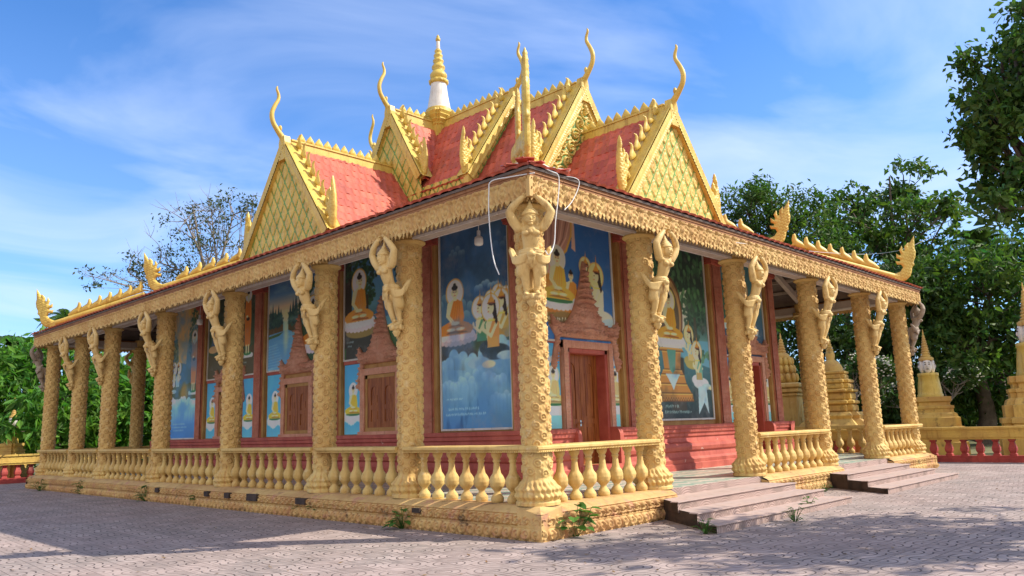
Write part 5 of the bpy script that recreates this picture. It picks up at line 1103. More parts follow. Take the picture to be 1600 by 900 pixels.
def red_base(nm, runs):
    F_ = facade_at(nm, 0, 0); prof = [(0.32, 0.44), (0.32, 0.58), (0.29, 0.60), (0.30, 0.68), (0.24, 0.74), (0.22, 0.86), (0.27, 0.90), (0.29, 0.98), (0.27, 1.06), (0.2, 1.1), (0.18, 1.2), (0.22, 1.23), (0.22, 1.30), (0.26, 1.33), (0.26, 1.40), (0.29, 1.42), (0.29, 1.50), (0.0, 1.505)]
    mb = MB()
    for a, b, ca, cb in runs:
        P = np.array([[(x, -d, z) for x in (a, b)] for d, z in prof]); mb.grid(P, 0, False)
        for e, c, sg in ((a, ca, -1), (b, cb, 1)):
            if c:   # solid cheek with a rounded shoulder beside the doorway
                th = np.linspace(0, math.pi / 2, 7); o_ = [(-0.30, 0.44)] + [(-0.30 - 0.05 * 0 + 0.0 - 0.06 * (1 - math.cos(0)) - 0.0, 1.3)] + [(-0.30 + 0.16 - 0.16 * math.cos(t_), 1.34 + 0.18 * math.sin(t_)) for t_ in th] + [(0.0, 1.52), (0.0, 0.44)]
                x0, x1 = sorted((e, e + sg * 0.13)); mb.prism([(y_ - 0.04, z_) for y_, z_ in o_], 0, 1, 0, False, Matrix(((0, 1, 0, 0), (1, 0, 0, 0), (0, 0, 1, 0), (0, 0, 0, 1))))
                v = mb.v[-1]; v[:, 0] = x0 + v[:, 0] * (x1 - x0)
            else:
                mb.add([(e, -d, z) for d, z in prof] + [(e, 0, 0.44)], [list(range(len(prof) + 1))], 0, False)
    mb.build('red_plinth', MT['redbase'], temple, M4=F_)
lx_ = lambda y: LY - y
# --- left facade (positions given as distance from the near corner, y)
framed(mural_clouds(), 'left', lx_(5.38), 1.58); framed(mural_standing(), 'left', lx_(19.95), 1.56)
framed(mural_forest(), 'left', lx_(9.22), 3.42, 1); framed(mural_river(), 'left', lx_(13.18), 3.42); framed(mural_monk(), 'left', lx_(17.1), 3.42)
for a, b in ((2.72, 3.14), (5.46, 6.12), (9.26, 9.72), (13.24, 13.85), (17.15, 17.72), (20.05, 20.58)): pilaster('left', lx_(b), lx_(a))
for k, (yc, l0, r0) in enumerate(((7.62, 9.22, 6.14), (11.45, 13.18, 9.74), (15.5, 17.1, 13.88))):
    o = opening('left', lx_(yc), 0.80, 1.58, 3.12, 'window'); pediment('left', lx_(yc), 3.2, 0.84, 0.92, o, Matrix.Translation((0, 0, 3.24)))
    wl = l0 - (yc + 0.84); wr = (yc - 0.84) - r0
    small_panel(70 + k, min(0.92, wl)).build('mural', facade_at('left', lx_(l0), 1.52)); small_panel(80 + k, min(0.92, wr)).build('mural', facade_at('left', lx_(r0) - min(0.92, wr), 1.52))
    mb = MB(); mb.box(lx_(l0), lx_(r0), -0.05, 0, 3.285, 3.37); mb.build('dado_rail', MT['redbase'], temple, M4=facade_at('left', 0, 0))
red_base('left', [(WY - 0.3, LY - WY + 0.29, False, False)])
# --- front facade
framed(mural_curtain(), 'front', 3.32, 3.36); framed(mural_bodhi(), 'front', 6.64, 1.66); framed(mural_flowers(), 'front', 10.72, 3.36)
for a, b in ((2.87, 3.25), (5.86, 6.44), (9.98, 10.62), (13.16, 13.72)): pilaster('front', a, b)
for k, (xc, l0, r0) in enumerate(((4.64, 3.3, 5.76), (11.94, 10.70, 13.12))):
    o = opening('front', xc, 0.86, 0.75, 3.36, 'door'); pediment('front', xc, 3.4, 1.02, 0.96, o, Matrix.Translation((0, 0, 3.42)))
    small_panel(90 + k, xc - 0.9 - l0 if xc - 0.9 - l0 > 0.3 else 0.4, flower=True).build('mural', facade_at('front', l0, 1.52)); small_panel(95 + k, 0.30 if k == 0 else 0.3, flower=True) ; wr = r0 - xc - 0.9
    small_panel(96 + k, wr, flower=True).build('mural', facade_at('front', xc + 0.9, 1.52))
    mb = MB(); mb.box(xc - 0.72, xc + 0.72, -0.36, 0, 0.44, 0.74); mb.box(xc - 0.8, xc + 0.8, -0.6, -0.361, 0.44, 0.59); mb.build('door_step', MT['redbase'], temple, M4=facade_at('front', 0, 0))
    for (a_, b_) in ((l0, xc - 0.88), (xc + 0.88, r0)): mb = MB(); mb.box(a_, b_, -0.05, 0, 3.285, 3.31); mb.build('dado_rail', MT['redbase'], temple, M4=facade_at('front', 0, 0))
red_base('front', [(WX - 0.3, 3.86, False, True), (5.42, 11.16, True, True), (12.72, LX - WX + 0.28, True, False)])
# --- rear and right facades: plain bays between pilasters
for nm, L_ in (('right', LY), ('back', LX)):
    n = 5 if nm == 'right' else 3; w0 = WY if nm == 'right' else WX
    for k in range(n + 1): xx = w0 + 0.1 + (L_ - 2 * w0 - 0.7) * k / n; pilaster(nm, xx, xx + 0.5)
    red_base(nm, [(w0 - 0.3, L_ - w0 + 0.3, False, False)])
# ------------------------------------------------------------------ court walls and shrines around the temple
MT['wallcap'] = paint('yellow ochre wall cap', (0.62, 0.42, 0.10), (0.5, 0.31, 0.08), 0.7, 1.2, stain=(0.16, 0.12, 0.05), stain_t=(0.58, 0.8))
MT['redbal'] = paint('red painted baluster', (0.46, 0.075, 0.06), (0.33, 0.05, 0.045), 0.7, 2.0, stain=(0.10, 0.035, 0.03), stain_t=(0.5, 0.72))  # darker red and heavy stain stand in for tree shade on the wall
MT['stupa'] = paint('weathered yellow shrine', (0.62, 0.42, 0.11), (0.5, 0.3, 0.09), 0.7, 1.6, stain=(0.10, 0.07, 0.035), stain_t=(0.55, 0.72), stain_s=2.2)
MT['stone'] = paint('dark stone', (0.10, 0.09, 0.085), (0.16, 0.14, 0.12), 0.9, 2)
def court_wall(loc, rz, length, label, step=0.46):
    w_ = empty('court_wall', loc, rz); tag(w_, label, 'wall')
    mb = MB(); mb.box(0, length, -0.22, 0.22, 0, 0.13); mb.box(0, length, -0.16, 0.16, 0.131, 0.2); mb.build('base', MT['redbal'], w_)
    mb = MB(); n = int(length / 0.05); U, V = np.meshgrid(np.linspace(0, length, n), np.linspace(0.80, 1.06, 12)); h = 0.02 * scrolls(U, V, 0.22)
    mb.grid(np.stack([U, -0.2 - h, V], -1), 0, True); mb.box(0, length, -0.2, 0.2, 0.78, 1.05); mb.box(0, length, -0.25, 0.25, 1.051, 1.12); mb.box(0, length, -0.17, 0.17, 0.72, 0.779)
    mb.build('cap', MT['wallcap'], w_)
    prof = [(0.10, 0), (0.10, 0.05), (0.07, 0.08), (0.105, 0.16), (0.11, 0.24), (0.075, 0.36), (0.06, 0.43), (0.085, 0.46), (0.095, 0.52)]
    q = np.array([(1, 1), (-1, 1), (-1, -1), (1, -1)]) * 1.0; me = None
    for k in range(int(length / step)):
        if me is None:
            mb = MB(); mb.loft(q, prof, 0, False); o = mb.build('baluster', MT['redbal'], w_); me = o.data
        else: o = link('baluster', me, w_)
        o.location = (step * (k + 0.5), 0, 0.2)
    return w_
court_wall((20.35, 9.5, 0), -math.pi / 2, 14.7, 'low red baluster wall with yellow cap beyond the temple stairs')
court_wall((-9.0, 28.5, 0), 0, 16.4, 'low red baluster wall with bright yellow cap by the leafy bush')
def redent(a=0.7): return np.array([(1, a), (a, a), (a, 1), (-a, 1), (-a, a), (-1, a), (-1, -a), (-a, -a), (-a, -1), (a, -1), (a, -a), (1, -a)])
SQ = np.array([(1, 1), (-1, 1), (-1, -1), (1, -1)])
def rings(r0, r1, z0, z1, n):
    P = []
    for k in range(n):
        r = r0 + (r1 - r0) * k / n; a = z0 + (z1 - z0) * k / n; b = z0 + (z1 - z0) * (k + 1) / n; P += [(r * 0.8, a), (r, a + (b - a) * 0.25), (r, a + (b - a) * 0.6), (r * 0.75, b - 0.005)]
    return P
def tiers(spec):
    P = []
    for r, z0, z1 in spec: P += [(r * 0.93, z0), (r, z0 + (z1 - z0) * 0.2), (r, z0 + (z1 - z0) * 0.75), (r * 0.9, z1)]
    return P
def face_stupa(loc, rz, label, s=1.0, group=None, blue=False):
    """square tiers, bell, a white head with four faces and a ringed spire"""
    t = empty('shrine', loc, rz); t.scale = (s * 0.78, s * 0.78, s); tag(t, label, 'shrine', group)
    mb = MB(); mb.loft(redent(0.78), [(1.45, 0), (1.45, 0.5), (1.3, 0.52), (1.3, 0.95), (1.36, 0.97), (1.36, 1.12), (1.22, 1.14), (1.22, 1.5), (1.14, 1.52), (1.08, 1.66), (0.96, 1.72), (0.96, 1.86), (1.0, 1.88), (1.0, 1.98), (0.84, 2.0), (0.84, 2.12), (0.92, 2.18), (0.92, 2.36), (0.7, 2.37)], 0, False); mb.build('tiered_base', MT['stupa'], t)
    mb = MB(); mb.lathe([(0.63, 2.36), (0.64, 2.46), (0.60, 2.50), (0.595, 2.6), (0.54, 2.95), (0.49, 3.22), (0.52, 3.25), (0.52, 3.36), (0.44, 3.38)], 28); mb.build('bell', MT['gold'], t)
    mb = MB(); H = Matrix.Translation((0, 0, 3.36)) @ Matrix.Diagonal((1.2, 1.2, 1.35, 1)) @ Matrix.Translation((0, 0, -3.36))
    for k in range(4):
        T = H @ Tm((0, 0, 0), rz=k * math.pi / 2)
        mb.ell((0, -0.2, 3.6), (0.18, 0.14, 0.25), 14, 9, 0, T=T); mb.ell((0, -0.345, 3.58), (0.03, 0.03, 0.05), 8, 6, 0, T=T); mb.ell((0, -0.325, 3.49), (0.06, 0.03, 0.016), 8, 6, 1, T=T)
        for sx in (-1, 1): mb.ell((0.075 * sx, -0.322, 3.64), (0.045, 0.03, 0.018), 8, 6, 1, T=T); mb.ell((0.08 * sx, -0.31, 3.70), (0.055, 0.03, 0.010), 8, 6, 1, T=T)
        mb.ell((0.17, -0.17, 3.58), (0.035, 0.045, 0.13), 8, 6, 0, T=T)
    mb.build('four_faced_head', [MT['white'], MT['stone']], t)
    mb = MB(); mb.lathe([(0.36, 3.9), (0.38, 4.0), (0.28, 4.06)] + rings(0.25, 0.05, 4.06, 5.0, 9) + [(0.03, 5.0), (0.035, 5.1), (0.01, 5.25)], 22); mb.build('spire', MT['stupa'], t); return t
p3 = at(1459, 660, 36); face_stupa((p3.x, p3.y, 0), math.radians(20), 'yellow shrine with white four-faced head and ringed spire beyond the right wall', 0.95)
p4 = at(1628, 655, 34.5); face_stupa((p4.x, p4.y, 0), math.radians(15), 'tall yellow shrine cut by the right picture edge with dark spire', 1.2)
p5 = at(18, 690, 38.6); face_stupa((p5.x, p5.y, 0), math.radians(40), 'small golden shrine behind the left wall under the bush', 0.66).scale = (0.40, 0.40, 0.66)
# lotus-bud shrine on a square shaft
p1 = at(1232, 665, 34.5); t = empty('shrine', (p1.x, p1.y, 0), math.radians(12)); tag(t, 'square ochre shrine with layered lotus top seen just right of the hall wall', 'shrine')
mb = MB(); mb.loft(SQ, tiers([(0.8, 0, 0.4), (0.66, 0.4, 0.7)]) + [(0.54, 0.7), (0.54, 2.45)] + tiers([(0.6, 2.46, 2.6), (0.66, 2.6, 2.8), (0.72, 2.8, 3.0)]), 0, False)
for k in range(4):
    T = Tm((0, 0, 0), rz=k * math.pi / 2); mb.box(-0.4, 0.4, -0.565, -0.541, 0.9, 2.3, 0, T=T); mb.prism([(0, 1.1), (0.28, 1.6), (0, 2.1), (-0.28, 1.6)], -0.60, -0.566, 0, T=T)
mb.build('shaft', MT['ochre'], t)
mb = MB()
for r, z0, z1 in ((0.5, 3.0, 3.4), (0.42, 3.36, 3.72), (0.36, 3.68, 4.05)):
    mb.lathe([(r * 0.8, z0), (r * 0.95, z0 + 0.1), (r * 0.8, z1)], 20)
    for k in range(12):
        a = k * math.pi / 6; mb.ell((r * math.cos(a), r * math.sin(a), (z0 + z1) / 2 + 0.02), (0.1, 0.1, 0.19), 8, 6)
mb.lathe([(0.3, 4.0), (0.33, 4.08), (0.26, 4.2), (0.15, 4.28)] + rings(0.17, 0.06, 4.28, 4.85, 5) + [(0.03, 4.86), (0.035, 5.0), (0.005, 5.12)], 20); mb.build('lotus_top', MT['stupa'], t)
p2 = at(1308, 665, 33); t = empty('shrine', (p2.x, p2.y, 0), math.radians(10)); t.scale = (0.86, 0.86, 1); tag(t, 'stepped ochre shrine with small dome and ringed spire between two temple columns', 'shrine')
mb = MB(); mb.loft(redent(0.75), [(1.55, 0.5), (1.55, 1.15), (1.5, 1.2), (1.2, 1.45), (1.12, 1.5), (1.15, 1.62), (1.0, 1.75)] + tiers([(0.86, 1.75, 2.05), (0.92, 2.05, 2.2), (0.8, 2.2, 2.5), (0.9, 2.5, 2.62), (0.75, 2.62, 2.85), (0.78, 2.85, 3.0), (0.6, 3.0, 3.2), (0.62, 3.2, 3.32)]), 0, False); mb.box(-1.6, 1.6, -1.6, 1.6, 0, 0.5)
mb.build('tiered_base', MT['stupa'], t)
mb = MB(); mb.lathe([(0.5, 3.3), (0.48, 3.45), (0.36, 3.65), (0.2, 3.75)] + [(0.17, 3.78), (0.21, 3.95), (0.15, 4.12)] + rings(0.16, 0.05, 4.12, 4.5, 4) + [(0.03, 4.5), (0.03, 4.62), (0.005, 4.75)], 22); mb.build('spire', MT['stupa'], t)
# ------------------------------------------------------------------ bulbs, cables, wire
def ray_plane(px, py, axis, val):
    r = CAM_F + CAM_R * (px - 800) / FOC - CAM_U * (py - 450) / FOC; k = (val - CAM_P[axis]) / r[axis]; return Vector(CAM_P + r * k)
m, t, b, o = nodes('milky bulb glass'); b.inputs['Base Color'].default_value = (0.82, 0.82, 0.8, 1); b.inputs['Roughness'].default_value = 0.25; MT['bulb'] = m
m, t, b, o = nodes('white cable sheath'); b.inputs['Base Color'].default_value = (0.7, 0.7, 0.7, 1); b.inputs['Roughness'].default_value = 0.5; MT['cable'] = m
def light_bulb(p, label, s=1.0):
    d = min(p.x, p.y); t = empty('light_bulb', p); tag(t, label, 'light bulb', 'bulbs hanging under the veranda roof')
    top = (zr(d) - 0.14) - p.z
    mb = MB(); mb.tube([(0, 0, 0.16), (0.01, 0, top * 0.5), (0, 0, top)], 0.008, 6); mb.build('cord', MT['cable'], t)
    mb = MB(); mb.lathe([(0.03, 0.19), (0.036, 0.17), (0.036, 0.09), (0.045, 0.07)], 16); mb.build('socket', MT['cable'], t)
    mb = MB(); mb.lathe([(0.045, 0.075), (0.08, 0.05), (0.088, 0.0), (0.088, -0.07), (0.075, -0.1), (0.03, -0.115)], 20); mb.build('globe', MT['bulb'], t)
light_bulb(ray_plane(748, 375, 0, 1.5), 'white bulb hanging before the mural of the robed teacher above clouds'); light_bulb(ray_plane(312, 502, 0, 1.5), 'white bulb hanging before the tall mural of a standing robed figure'); 
def cable(pts, r, label):
    mb = MB(); mb.tube(smooth_path([tuple(p) for p in pts], 5), r, 8); tag(mb.build('cable', MT['cable']), label, 'cable', 'loose cables at the roof corner')
X = lambda a, b, v=-0.68: ray_plane(a, b, 0, v)
Y = lambda a, b, v=-0.68: ray_plane(a, b, 1, v)
cable([X(835, 270, -0.5), X(800, 276, -0.6), X(768, 283), X(764, 300), X(764, 335), X(767, 375), X(772, 408), X(780, 429)], 0.009, 'thick white cable hanging from the eave with a loose bent end')
cable([Y(846, 262, -0.5), Y(862, 268), Y(873, 276), Y(872, 310), Y(868, 345), Y(866, 380), Y(858, 398), Y(852, 392, -0.5)], 0.008, 'white cable looping down beside the corner figure')
cable([Y(880, 275, -0.55), Y(898, 278), Y(905, 284), Y(902, 298), Y(893, 316), Y(882, 328)], 0.007, 'short thin cable curling down over the front eave')
mb = MB(); a_ = ray_plane(1150, 379, 1, -0.64); b_ = at(1470, 356, 60); mb.tube([a_ * (1 - k / 12) + b_ * (k / 12) - Vector((0, 0, 0.9 * math.sin(math.pi * k / 12))) for k in range(13)], 0.006, 6); tag(mb.build('overhead_wire', MT['cable']), 'thin overhead wire running from the front eave towards the trees', 'wire')
# ------------------------------------------------------------------ trees and plants
def leaf_mat(name, c1, c2, trans=0.4):
    m = bpy.data.materials.new(name); m.use_nodes = True; t = m.node_tree; t.nodes.clear()
    o = t.nodes.new('ShaderNodeOutputMaterial'); a = N(t, 'ShaderNodeVertexColor'); a.layer_name = 'Col'
    c = mixc(t, 1.0, mixc(t, ramp(t, noise(t, 0.6, 3), 0.35, 0.65), c1, c2), a.outputs[0], 'MULTIPLY')
    d = N(t, 'ShaderNodeBsdfPrincipled'); d.inputs['Roughness'].default_value = 0.55; d.inputs['Specular IOR Level'].default_value = 0.3; t.links.new(c, d.inputs['Base Color'])
    tr = N(t, 'ShaderNodeBsdfTranslucent'); t.links.new(mixc(t, 1.0, c, (1.1, 1.25, 0.5), 'MULTIPLY'), tr.inputs[0])
    mx = N(t, 'ShaderNodeMixShader'); mx.inputs[0].default_value = trans; t.links.new(d.outputs[0], mx.inputs[1]); t.links.new(tr.outputs[0], mx.inputs[2]); t.links.new(mx.outputs[0], o.inputs[0]); return m
MT['leafdark'] = leaf_mat('dark leaves', (0.038, 0.085, 0.022), (0.065, 0.12, 0.03), 0.38)
MT['leafmid'] = leaf_mat('mid green leaves', (0.055, 0.12, 0.025), (0.09, 0.155, 0.034), 0.42)
MT['leafbright'] = leaf_mat('bright green leaves', (0.075, 0.20, 0.025), (0.11, 0.25, 0.035), 0.45)
MT['leafolive'] = leaf_mat('small olive leaves', (0.05, 0.075, 0.03), (0.08, 0.10, 0.045), 0.35)
MT['bark'] = paint('grey brown bark', (0.13, 0.10, 0.075), (0.08, 0.06, 0.045), 0.9, 3)
MT['palebark'] = paint('pale bark', (0.30, 0.25, 0.21), (0.2, 0.165, 0.14), 0.9, 3)
MT['blossom'] = paint('white blossom', (0.75, 0.74, 0.68), (0.68, 0.66, 0.55), 0.6, 3, bstr=0)
def leaves(mb, C, size, r, droop=0.3, w_=0.42, var=0.45, mi=0):
    """one folded leaf at every row of C"""
    n = len(C); d = r.normal(size=(n, 3)); d[:, 2] -= droop; d /= np.linalg.norm(d, axis=1)[:, None]
    u = r.normal(size=(n, 3)); u[:, 2] += 0.6; s = np.cross(d, u); s /= np.linalg.norm(s, axis=1)[:, None] + 1e-9; nn = np.cross(s, d)
    L = size * r.uniform(0.45, 1.55, n)[:, None]; W = L * w_
    P = np.stack([C, C + d * L * 0.5 + s * W * 0.5 + nn * W * 0.18, C + d * L, C + d * L * 0.5 - s * W * 0.5 + nn * W * 0.18], 1)
    b = r.uniform(1 - var, 1 + var, n)[:, None, None] * np.array([1, 1, 1]) * (1 + 0.15 * r.normal(size=(n, 1, 1)) * np.array([1.2, 0.2, -0.6]))
    mb.add(P.reshape(-1, 3), np.arange(4 * n).reshape(n, 4), mi, False, col=np.repeat(np.clip(b, 0.2, 2), 4, 1).reshape(-1, 3))
def cluster_points(r, c, rad, n, clumps, flat=0.8, tight=0.28):
    k = r.normal(size=(clumps, 3)); k /= np.linalg.norm(k, axis=1)[:, None]; k *= (r.uniform(0.25, 1.0, (clumps, 1)) ** 0.5) * rad; k[:, 2] *= flat
    i = r.integers(0, clumps, n); return np.array(c) + k[i] + r.normal(size=(n, 3)) * rad * tight * np.array([1, 1, 0.7]), np.array(c) + k
def tree(name, label, base, clusters, leaf, size, per, mat_leaf, mat_bark, trunk_r, group=None, clumps=14, cat='tree', fork=0.45, twigs=3, tight=0.26, seed=1, w_=0.42, bare=0, droop=0.3):
    r = np.random.default_rng(seed); t = empty(name, base); tag(t, label, cat, group); base = np.array(base)
    br = MB(); lv = MB(); C = np.array([c for c, _ in clusters]); top = C.mean(0); fk = base + (top - base) * fork; fk[2] = base[2] + (C[:, 2].min() - base[2]) * 0.75 + 0.1 * (C[:, 2].max() - base[2])
    path = smooth_path([base, base + (fk - base) * 0.5 + r.normal(size=3) * trunk_r * 0.6, fk, fk + (top - fk) * 0.5, np.array([top[0], top[1], C[:, 2].max()])], 4)
    br.tube(path - base, np.linspace(trunk_r * 1.15, trunk_r * 0.12, len(path)), 10)
    for c, rad in clusters:
        s0 = path[int(len(path) * r.uniform(0.38, 0.72))]; mid = s0 + (np.array(c) - s0) * 0.5 + r.normal(size=3) * rad * 0.18 + np.array([0, 0, 0.1 * rad])
        lp = smooth_path([s0, mid, np.array(c)], 4); lr = trunk_r * 0.42 * min(1, rad / 2); br.tube(lp - base, np.linspace(lr, lr * 0.3, len(lp)), 7)
        n = max(20, int(per * rad * rad)); P, K = cluster_points(r, c, rad, n, clumps, tight=tight)
        leaves(lv, P - base, size, r, droop=droop, w_=w_)
        for k in K[:twigs * 3]:
            a = lp[r.integers(len(lp) // 2, len(lp))]; br.tube(np.array([a, (a + k) / 2 + r.normal(size=3) * rad * 0.08, k]) - base, [lr * 0.32, lr * 0.2, lr * 0.08], 5)
        for _ in range(bare):
            a = lp[r.integers(len(lp) // 2, len(lp))]; dr = r.normal(size=3); dr[2] = abs(dr[2]) * 0.9 + 0.15; dr /= np.linalg.norm(dr); e = a + dr * rad * r.uniform(0.7, 1.5); m_ = (a + e) / 2 + r.normal(size=3) * rad * 0.15
            br.tube(smooth_path([a, m_, e], 3) - base, np.linspace(lr * 0.3, lr * 0.06, 7), 5)
            for _k in range(3):
                q = m_ + (e - m_) * r.uniform(0, 0.7); f_ = q + (dr + r.normal(size=3) * 0.6) * rad * 0.4; br.tube(np.array([q, (q + f_) / 2 + r.normal(size=3) * 0.05, f_]) - base, [lr * 0.14, lr * 0.1, lr * 0.05], 4)
    br.build('trunk', mat_bark, t); lv.build('crown', mat_leaf, t); return t
def PX(lst, d, dj=1.5, seed=0):
    r = random.Random(seed); out = []
    for px, py, rp in lst:
        dd = d + r.uniform(-dj, dj); p = at(px, py, dd); k = dd / FOC / math.cos(math.atan((px - 800) / FOC)); out.append((tuple(p), rp * k))
    return out
def foot(px, d): p = at(px, 670, d); return (p.x, p.y, 0.0)
tree('tree', 'tall dense dark tree leaning into the top right corner', foot(1700, 38), PX([(1610, 40, 62), (1565, 95, 50), (1625, 130, 70), (1548, 195, 42), (1600, 215, 50), (1575, 275, 42), (1620, 300, 55), (1670, 200, 80), (1535, 150, 30), (1560, 325, 26), (1680, 60, 90)], 38, 2, 1), None, 0.34, 300, MT['leafmid'], MT['bark'], 0.5, seed=11, clumps=11, w_=0.55, tight=0.19)
tree('tree', 'tall airy tree with sky showing through, highest of the trees behind the front eave', foot(1405, 58), PX([(1412, 285, 34), (1385, 330, 44), (1440, 335, 40), (1340, 345, 42), (1475, 330, 26), (1300, 350, 40), (1400, 385, 48), (1350, 400, 46), (1455, 385, 36), (1420, 430, 50), (1330, 310, 26), (1490, 320, 16)], 58, 2.5, 2), None, 0.40, 170, MT['leafmid'], MT['bark'], 0.4, seed=12, clumps=10, tight=0.17, w_=0.5)
tree('tree', 'rounded mid green tree right behind the front gable naga', foot(1200, 52), PX([(1165, 325, 38), (1205, 308, 40), (1245, 330, 40), (1190, 365, 46), (1145, 350, 32), (1265, 375, 40), (1225, 390, 46), (1300, 400, 40)], 52, 2, 3), None, 0.30, 430, MT['leafmid'], MT['bark'], 0.4, seed=13, clumps=14, tight=0.24)
tree('tree', 'broad dark tree behind the four-faced shrine', foot(1530, 47), PX([(1500, 450, 60), (1560, 440, 60), (1590, 520, 66), (1510, 540, 66), (1462, 500, 46), (1470, 430, 32), (1640, 470, 70), (1490, 590, 50), (1570, 585, 60)], 47, 2.5, 4), None, 0.36, 300, MT['leafmid'], MT['bark'], 0.45, seed=14, clumps=12, tight=0.2)
tree('tree', 'dark leafy tree filling the gap behind the front columns', foot(1320, 46), PX([(1215, 560, 60), (1285, 520, 64), (1350, 560, 60), (1410, 520, 56), (1250, 470, 46), (1330, 455, 46), (1400, 450, 46), (1230, 620, 50), (1320, 630, 56), (1400, 620, 56), (1450, 580, 46)], 46, 2.5, 5), None, 0.30, 460, MT['leafdark'], MT['bark'], 0.4, seed=15, clumps=14)
tree('bush', 'bright green large-leaved bush behind the left veranda columns', foot(120, 43), PX([(-30, 590, 56), (75, 565, 44), (135, 575, 52), (200, 590, 52), (105, 630, 56), (185, 655, 52), (75, 655, 48), (235, 635, 46), (250, 570, 40), (-60, 640, 60), (100, 680, 50), (225, 690, 40), (280, 630, 50)], 43, 1.5, 6) + [(tuple(at(44, 640, 37.6)), 0.75), (tuple(at(58, 675, 37.8)), 0.6), (tuple(at(2, 668, 37.8)), 0.45)], None, 0.46, 330, MT['leafbright'], MT['bark'], 0.22, seed=16, clumps=14, w_=0.34, cat='bush', droop=0.7)
tree('tree', 'nearly bare tree with thin twisting branches behind the left roof', foot(372, 62), PX([(330, 395, 44), (290, 345, 36), (365, 335, 40), (400, 380, 36), (250, 410, 34), (200, 425, 32), (145, 432, 20), (330, 330, 30), (395, 320, 24), (255, 455, 30)], 62, 2, 7), None, 0.24, 110, MT['leafolive'], MT['palebark'], 0.34, seed=17, clumps=7, bare=9, tight=0.2, fork=0.4)
tree('bush', 'dark undergrowth behind the shrines on the right', foot(1440, 58), PX([(1210, 615, 46), (1270, 625, 44), (1330, 620, 46), (1390, 625, 44), (1450, 615, 48), (1510, 620, 48), (1570, 615, 50), (1630, 620, 50), (1540, 580, 44), (1480, 650, 40), (1590, 655, 40), (1240, 655, 40), (1360, 655, 40)], 58, 2, 8), None, 0.4, 260, MT['leafdark'], MT['bark'], 0.2, seed=18, clumps=16, cat='bush', tight=0.34)
# plumerias: pale branches, leaf rosettes and white flowers
def plumeria(base, h, label, seed):
    r = np.random.default_rng(seed); t = empty('flowering_tree', base); tag(t, label, 'tree', None); br = MB(); lv = MB(); fl = MB()
    def grow(p, d, L, rad, lvl):
        e = p + d * L; br.tube(np.array([p, (p + e) / 2 + r.normal(size=3) * 0.05 * L, e]), [rad, rad * 0.85, rad * 0.7], 7)
        if lvl == 0:
            leaves(lv, e + r.normal(size=(26, 3)) * 0.12, 0.36, r, droop=-0.1, w_=0.3)
            if r.random() < 0.75:
                for _ in range(12): q = e + r.normal(size=3) * 0.13 + d * 0.12; fl.ell(q, (0.055, 0.055, 0.03), 6, 4)
            return
        for k in range(3 if lvl > 1 else 2):
            n = d + r.normal(size=3) * 0.55; n[2] = abs(n[2]) * 0.8 + 0.15; grow(e, n / np.linalg.norm(n), L * 0.72, rad * 0.62, lvl - 1)
    grow(np.zeros(3), np.array([0.05, 0, 1.0]), h * 0.33, 0.085, 4)
    br.build('trunk', MT['palebark'], t); lv.build('crown', MT['leafdark'], t); fl.build('blossom', MT['blossom'], t)
plumeria(foot(1345, 37), 4.4, 'plumeria with pale bare branches and white flowers between the right columns', 21); plumeria(foot(1475, 43), 4.6, 'plumeria with white flowers beside the four-faced shrine', 22)
def palm(base, h, label, nf=16, L=3.2, seed=1, fan=False):
    r = np.random.default_rng(seed); t = empty('palm_tree', base); tag(t, label, 'palm tree'); br = MB(); br.tube(smooth_path([(0, 0, 0), (0.15, 0, h * 0.5), (0.05, 0.1, h)], 5), np.linspace(0.2, 0.13, 11), 10); br.build('trunk', MT['bark'], t); lv = MB()
    for k in range(nf):
        a = 2 * math.pi * k / nf * 1.618 * 2 + r.uniform(-0.2, 0.2); el = r.uniform(-0.2, 1.25); d = np.array([math.cos(a), math.sin(a), 0]); P = []
        for q in np.linspace(0, 1, 16): P.append(np.array([0.05, 0.1, h]) + d * L * q * math.cos(el) * (1 - 0.15 * q) + np.array([0, 0, L * (math.sin(el) * q - 0.75 * q * q)]))
        P = np.array(P); lv.tube(P, np.linspace(0.03, 0.008, 16), 5, col=(0.9, 1, 0.7)); side = np.array([-d[1], d[0], 0])
        for q in range(2, 16):
            for j in range(3):
                pp = P[q - 1] + (P[q] - P[q - 1]) * j / 3; ll = (0.75 if not fan else 0.95) * math.sin(math.pi * min(1, 0.15 + q / 17)) * L / 3
                for sg in (-1, 1):
                    e = pp + side * sg * ll * 0.8 + (P[q] - P[q - 1]) * 1.6 + np.array([0, 0, -0.3 * ll]); w_ = (P[q] - P[q - 1]) * 0.16
                    lv.add([pp - w_, pp + w_, (pp + e) / 2 + w_ * 1.1 + np.array([0, 0, 0.04]), e, (pp + e) / 2 - w_ * 1.1 + np.array([0, 0, 0.04])], [[0, 1, 2, 3, 4]], 0, False, col=np.array((1, 1, 1)) * r.uniform(0.7, 1.3))
    lv.build('crown', MT['leafmid'], t)
q = at(1535, 385, 52); palm((q.x, q.y, 0), q.z, 'feathery palm rising between the dark trees at right', 18, 3.6, 31)
q = at(22, 545, 48); palm((q.x, q.y, 0), q.z, 'spiky palm above the bush at the left picture edge', 22, 2.6, 32)
q = at(104, 500, 52); palm((q.x, q.y, 0), q.z, 'small palm head peeking over the far roof corner', 16, 2.2, 33)
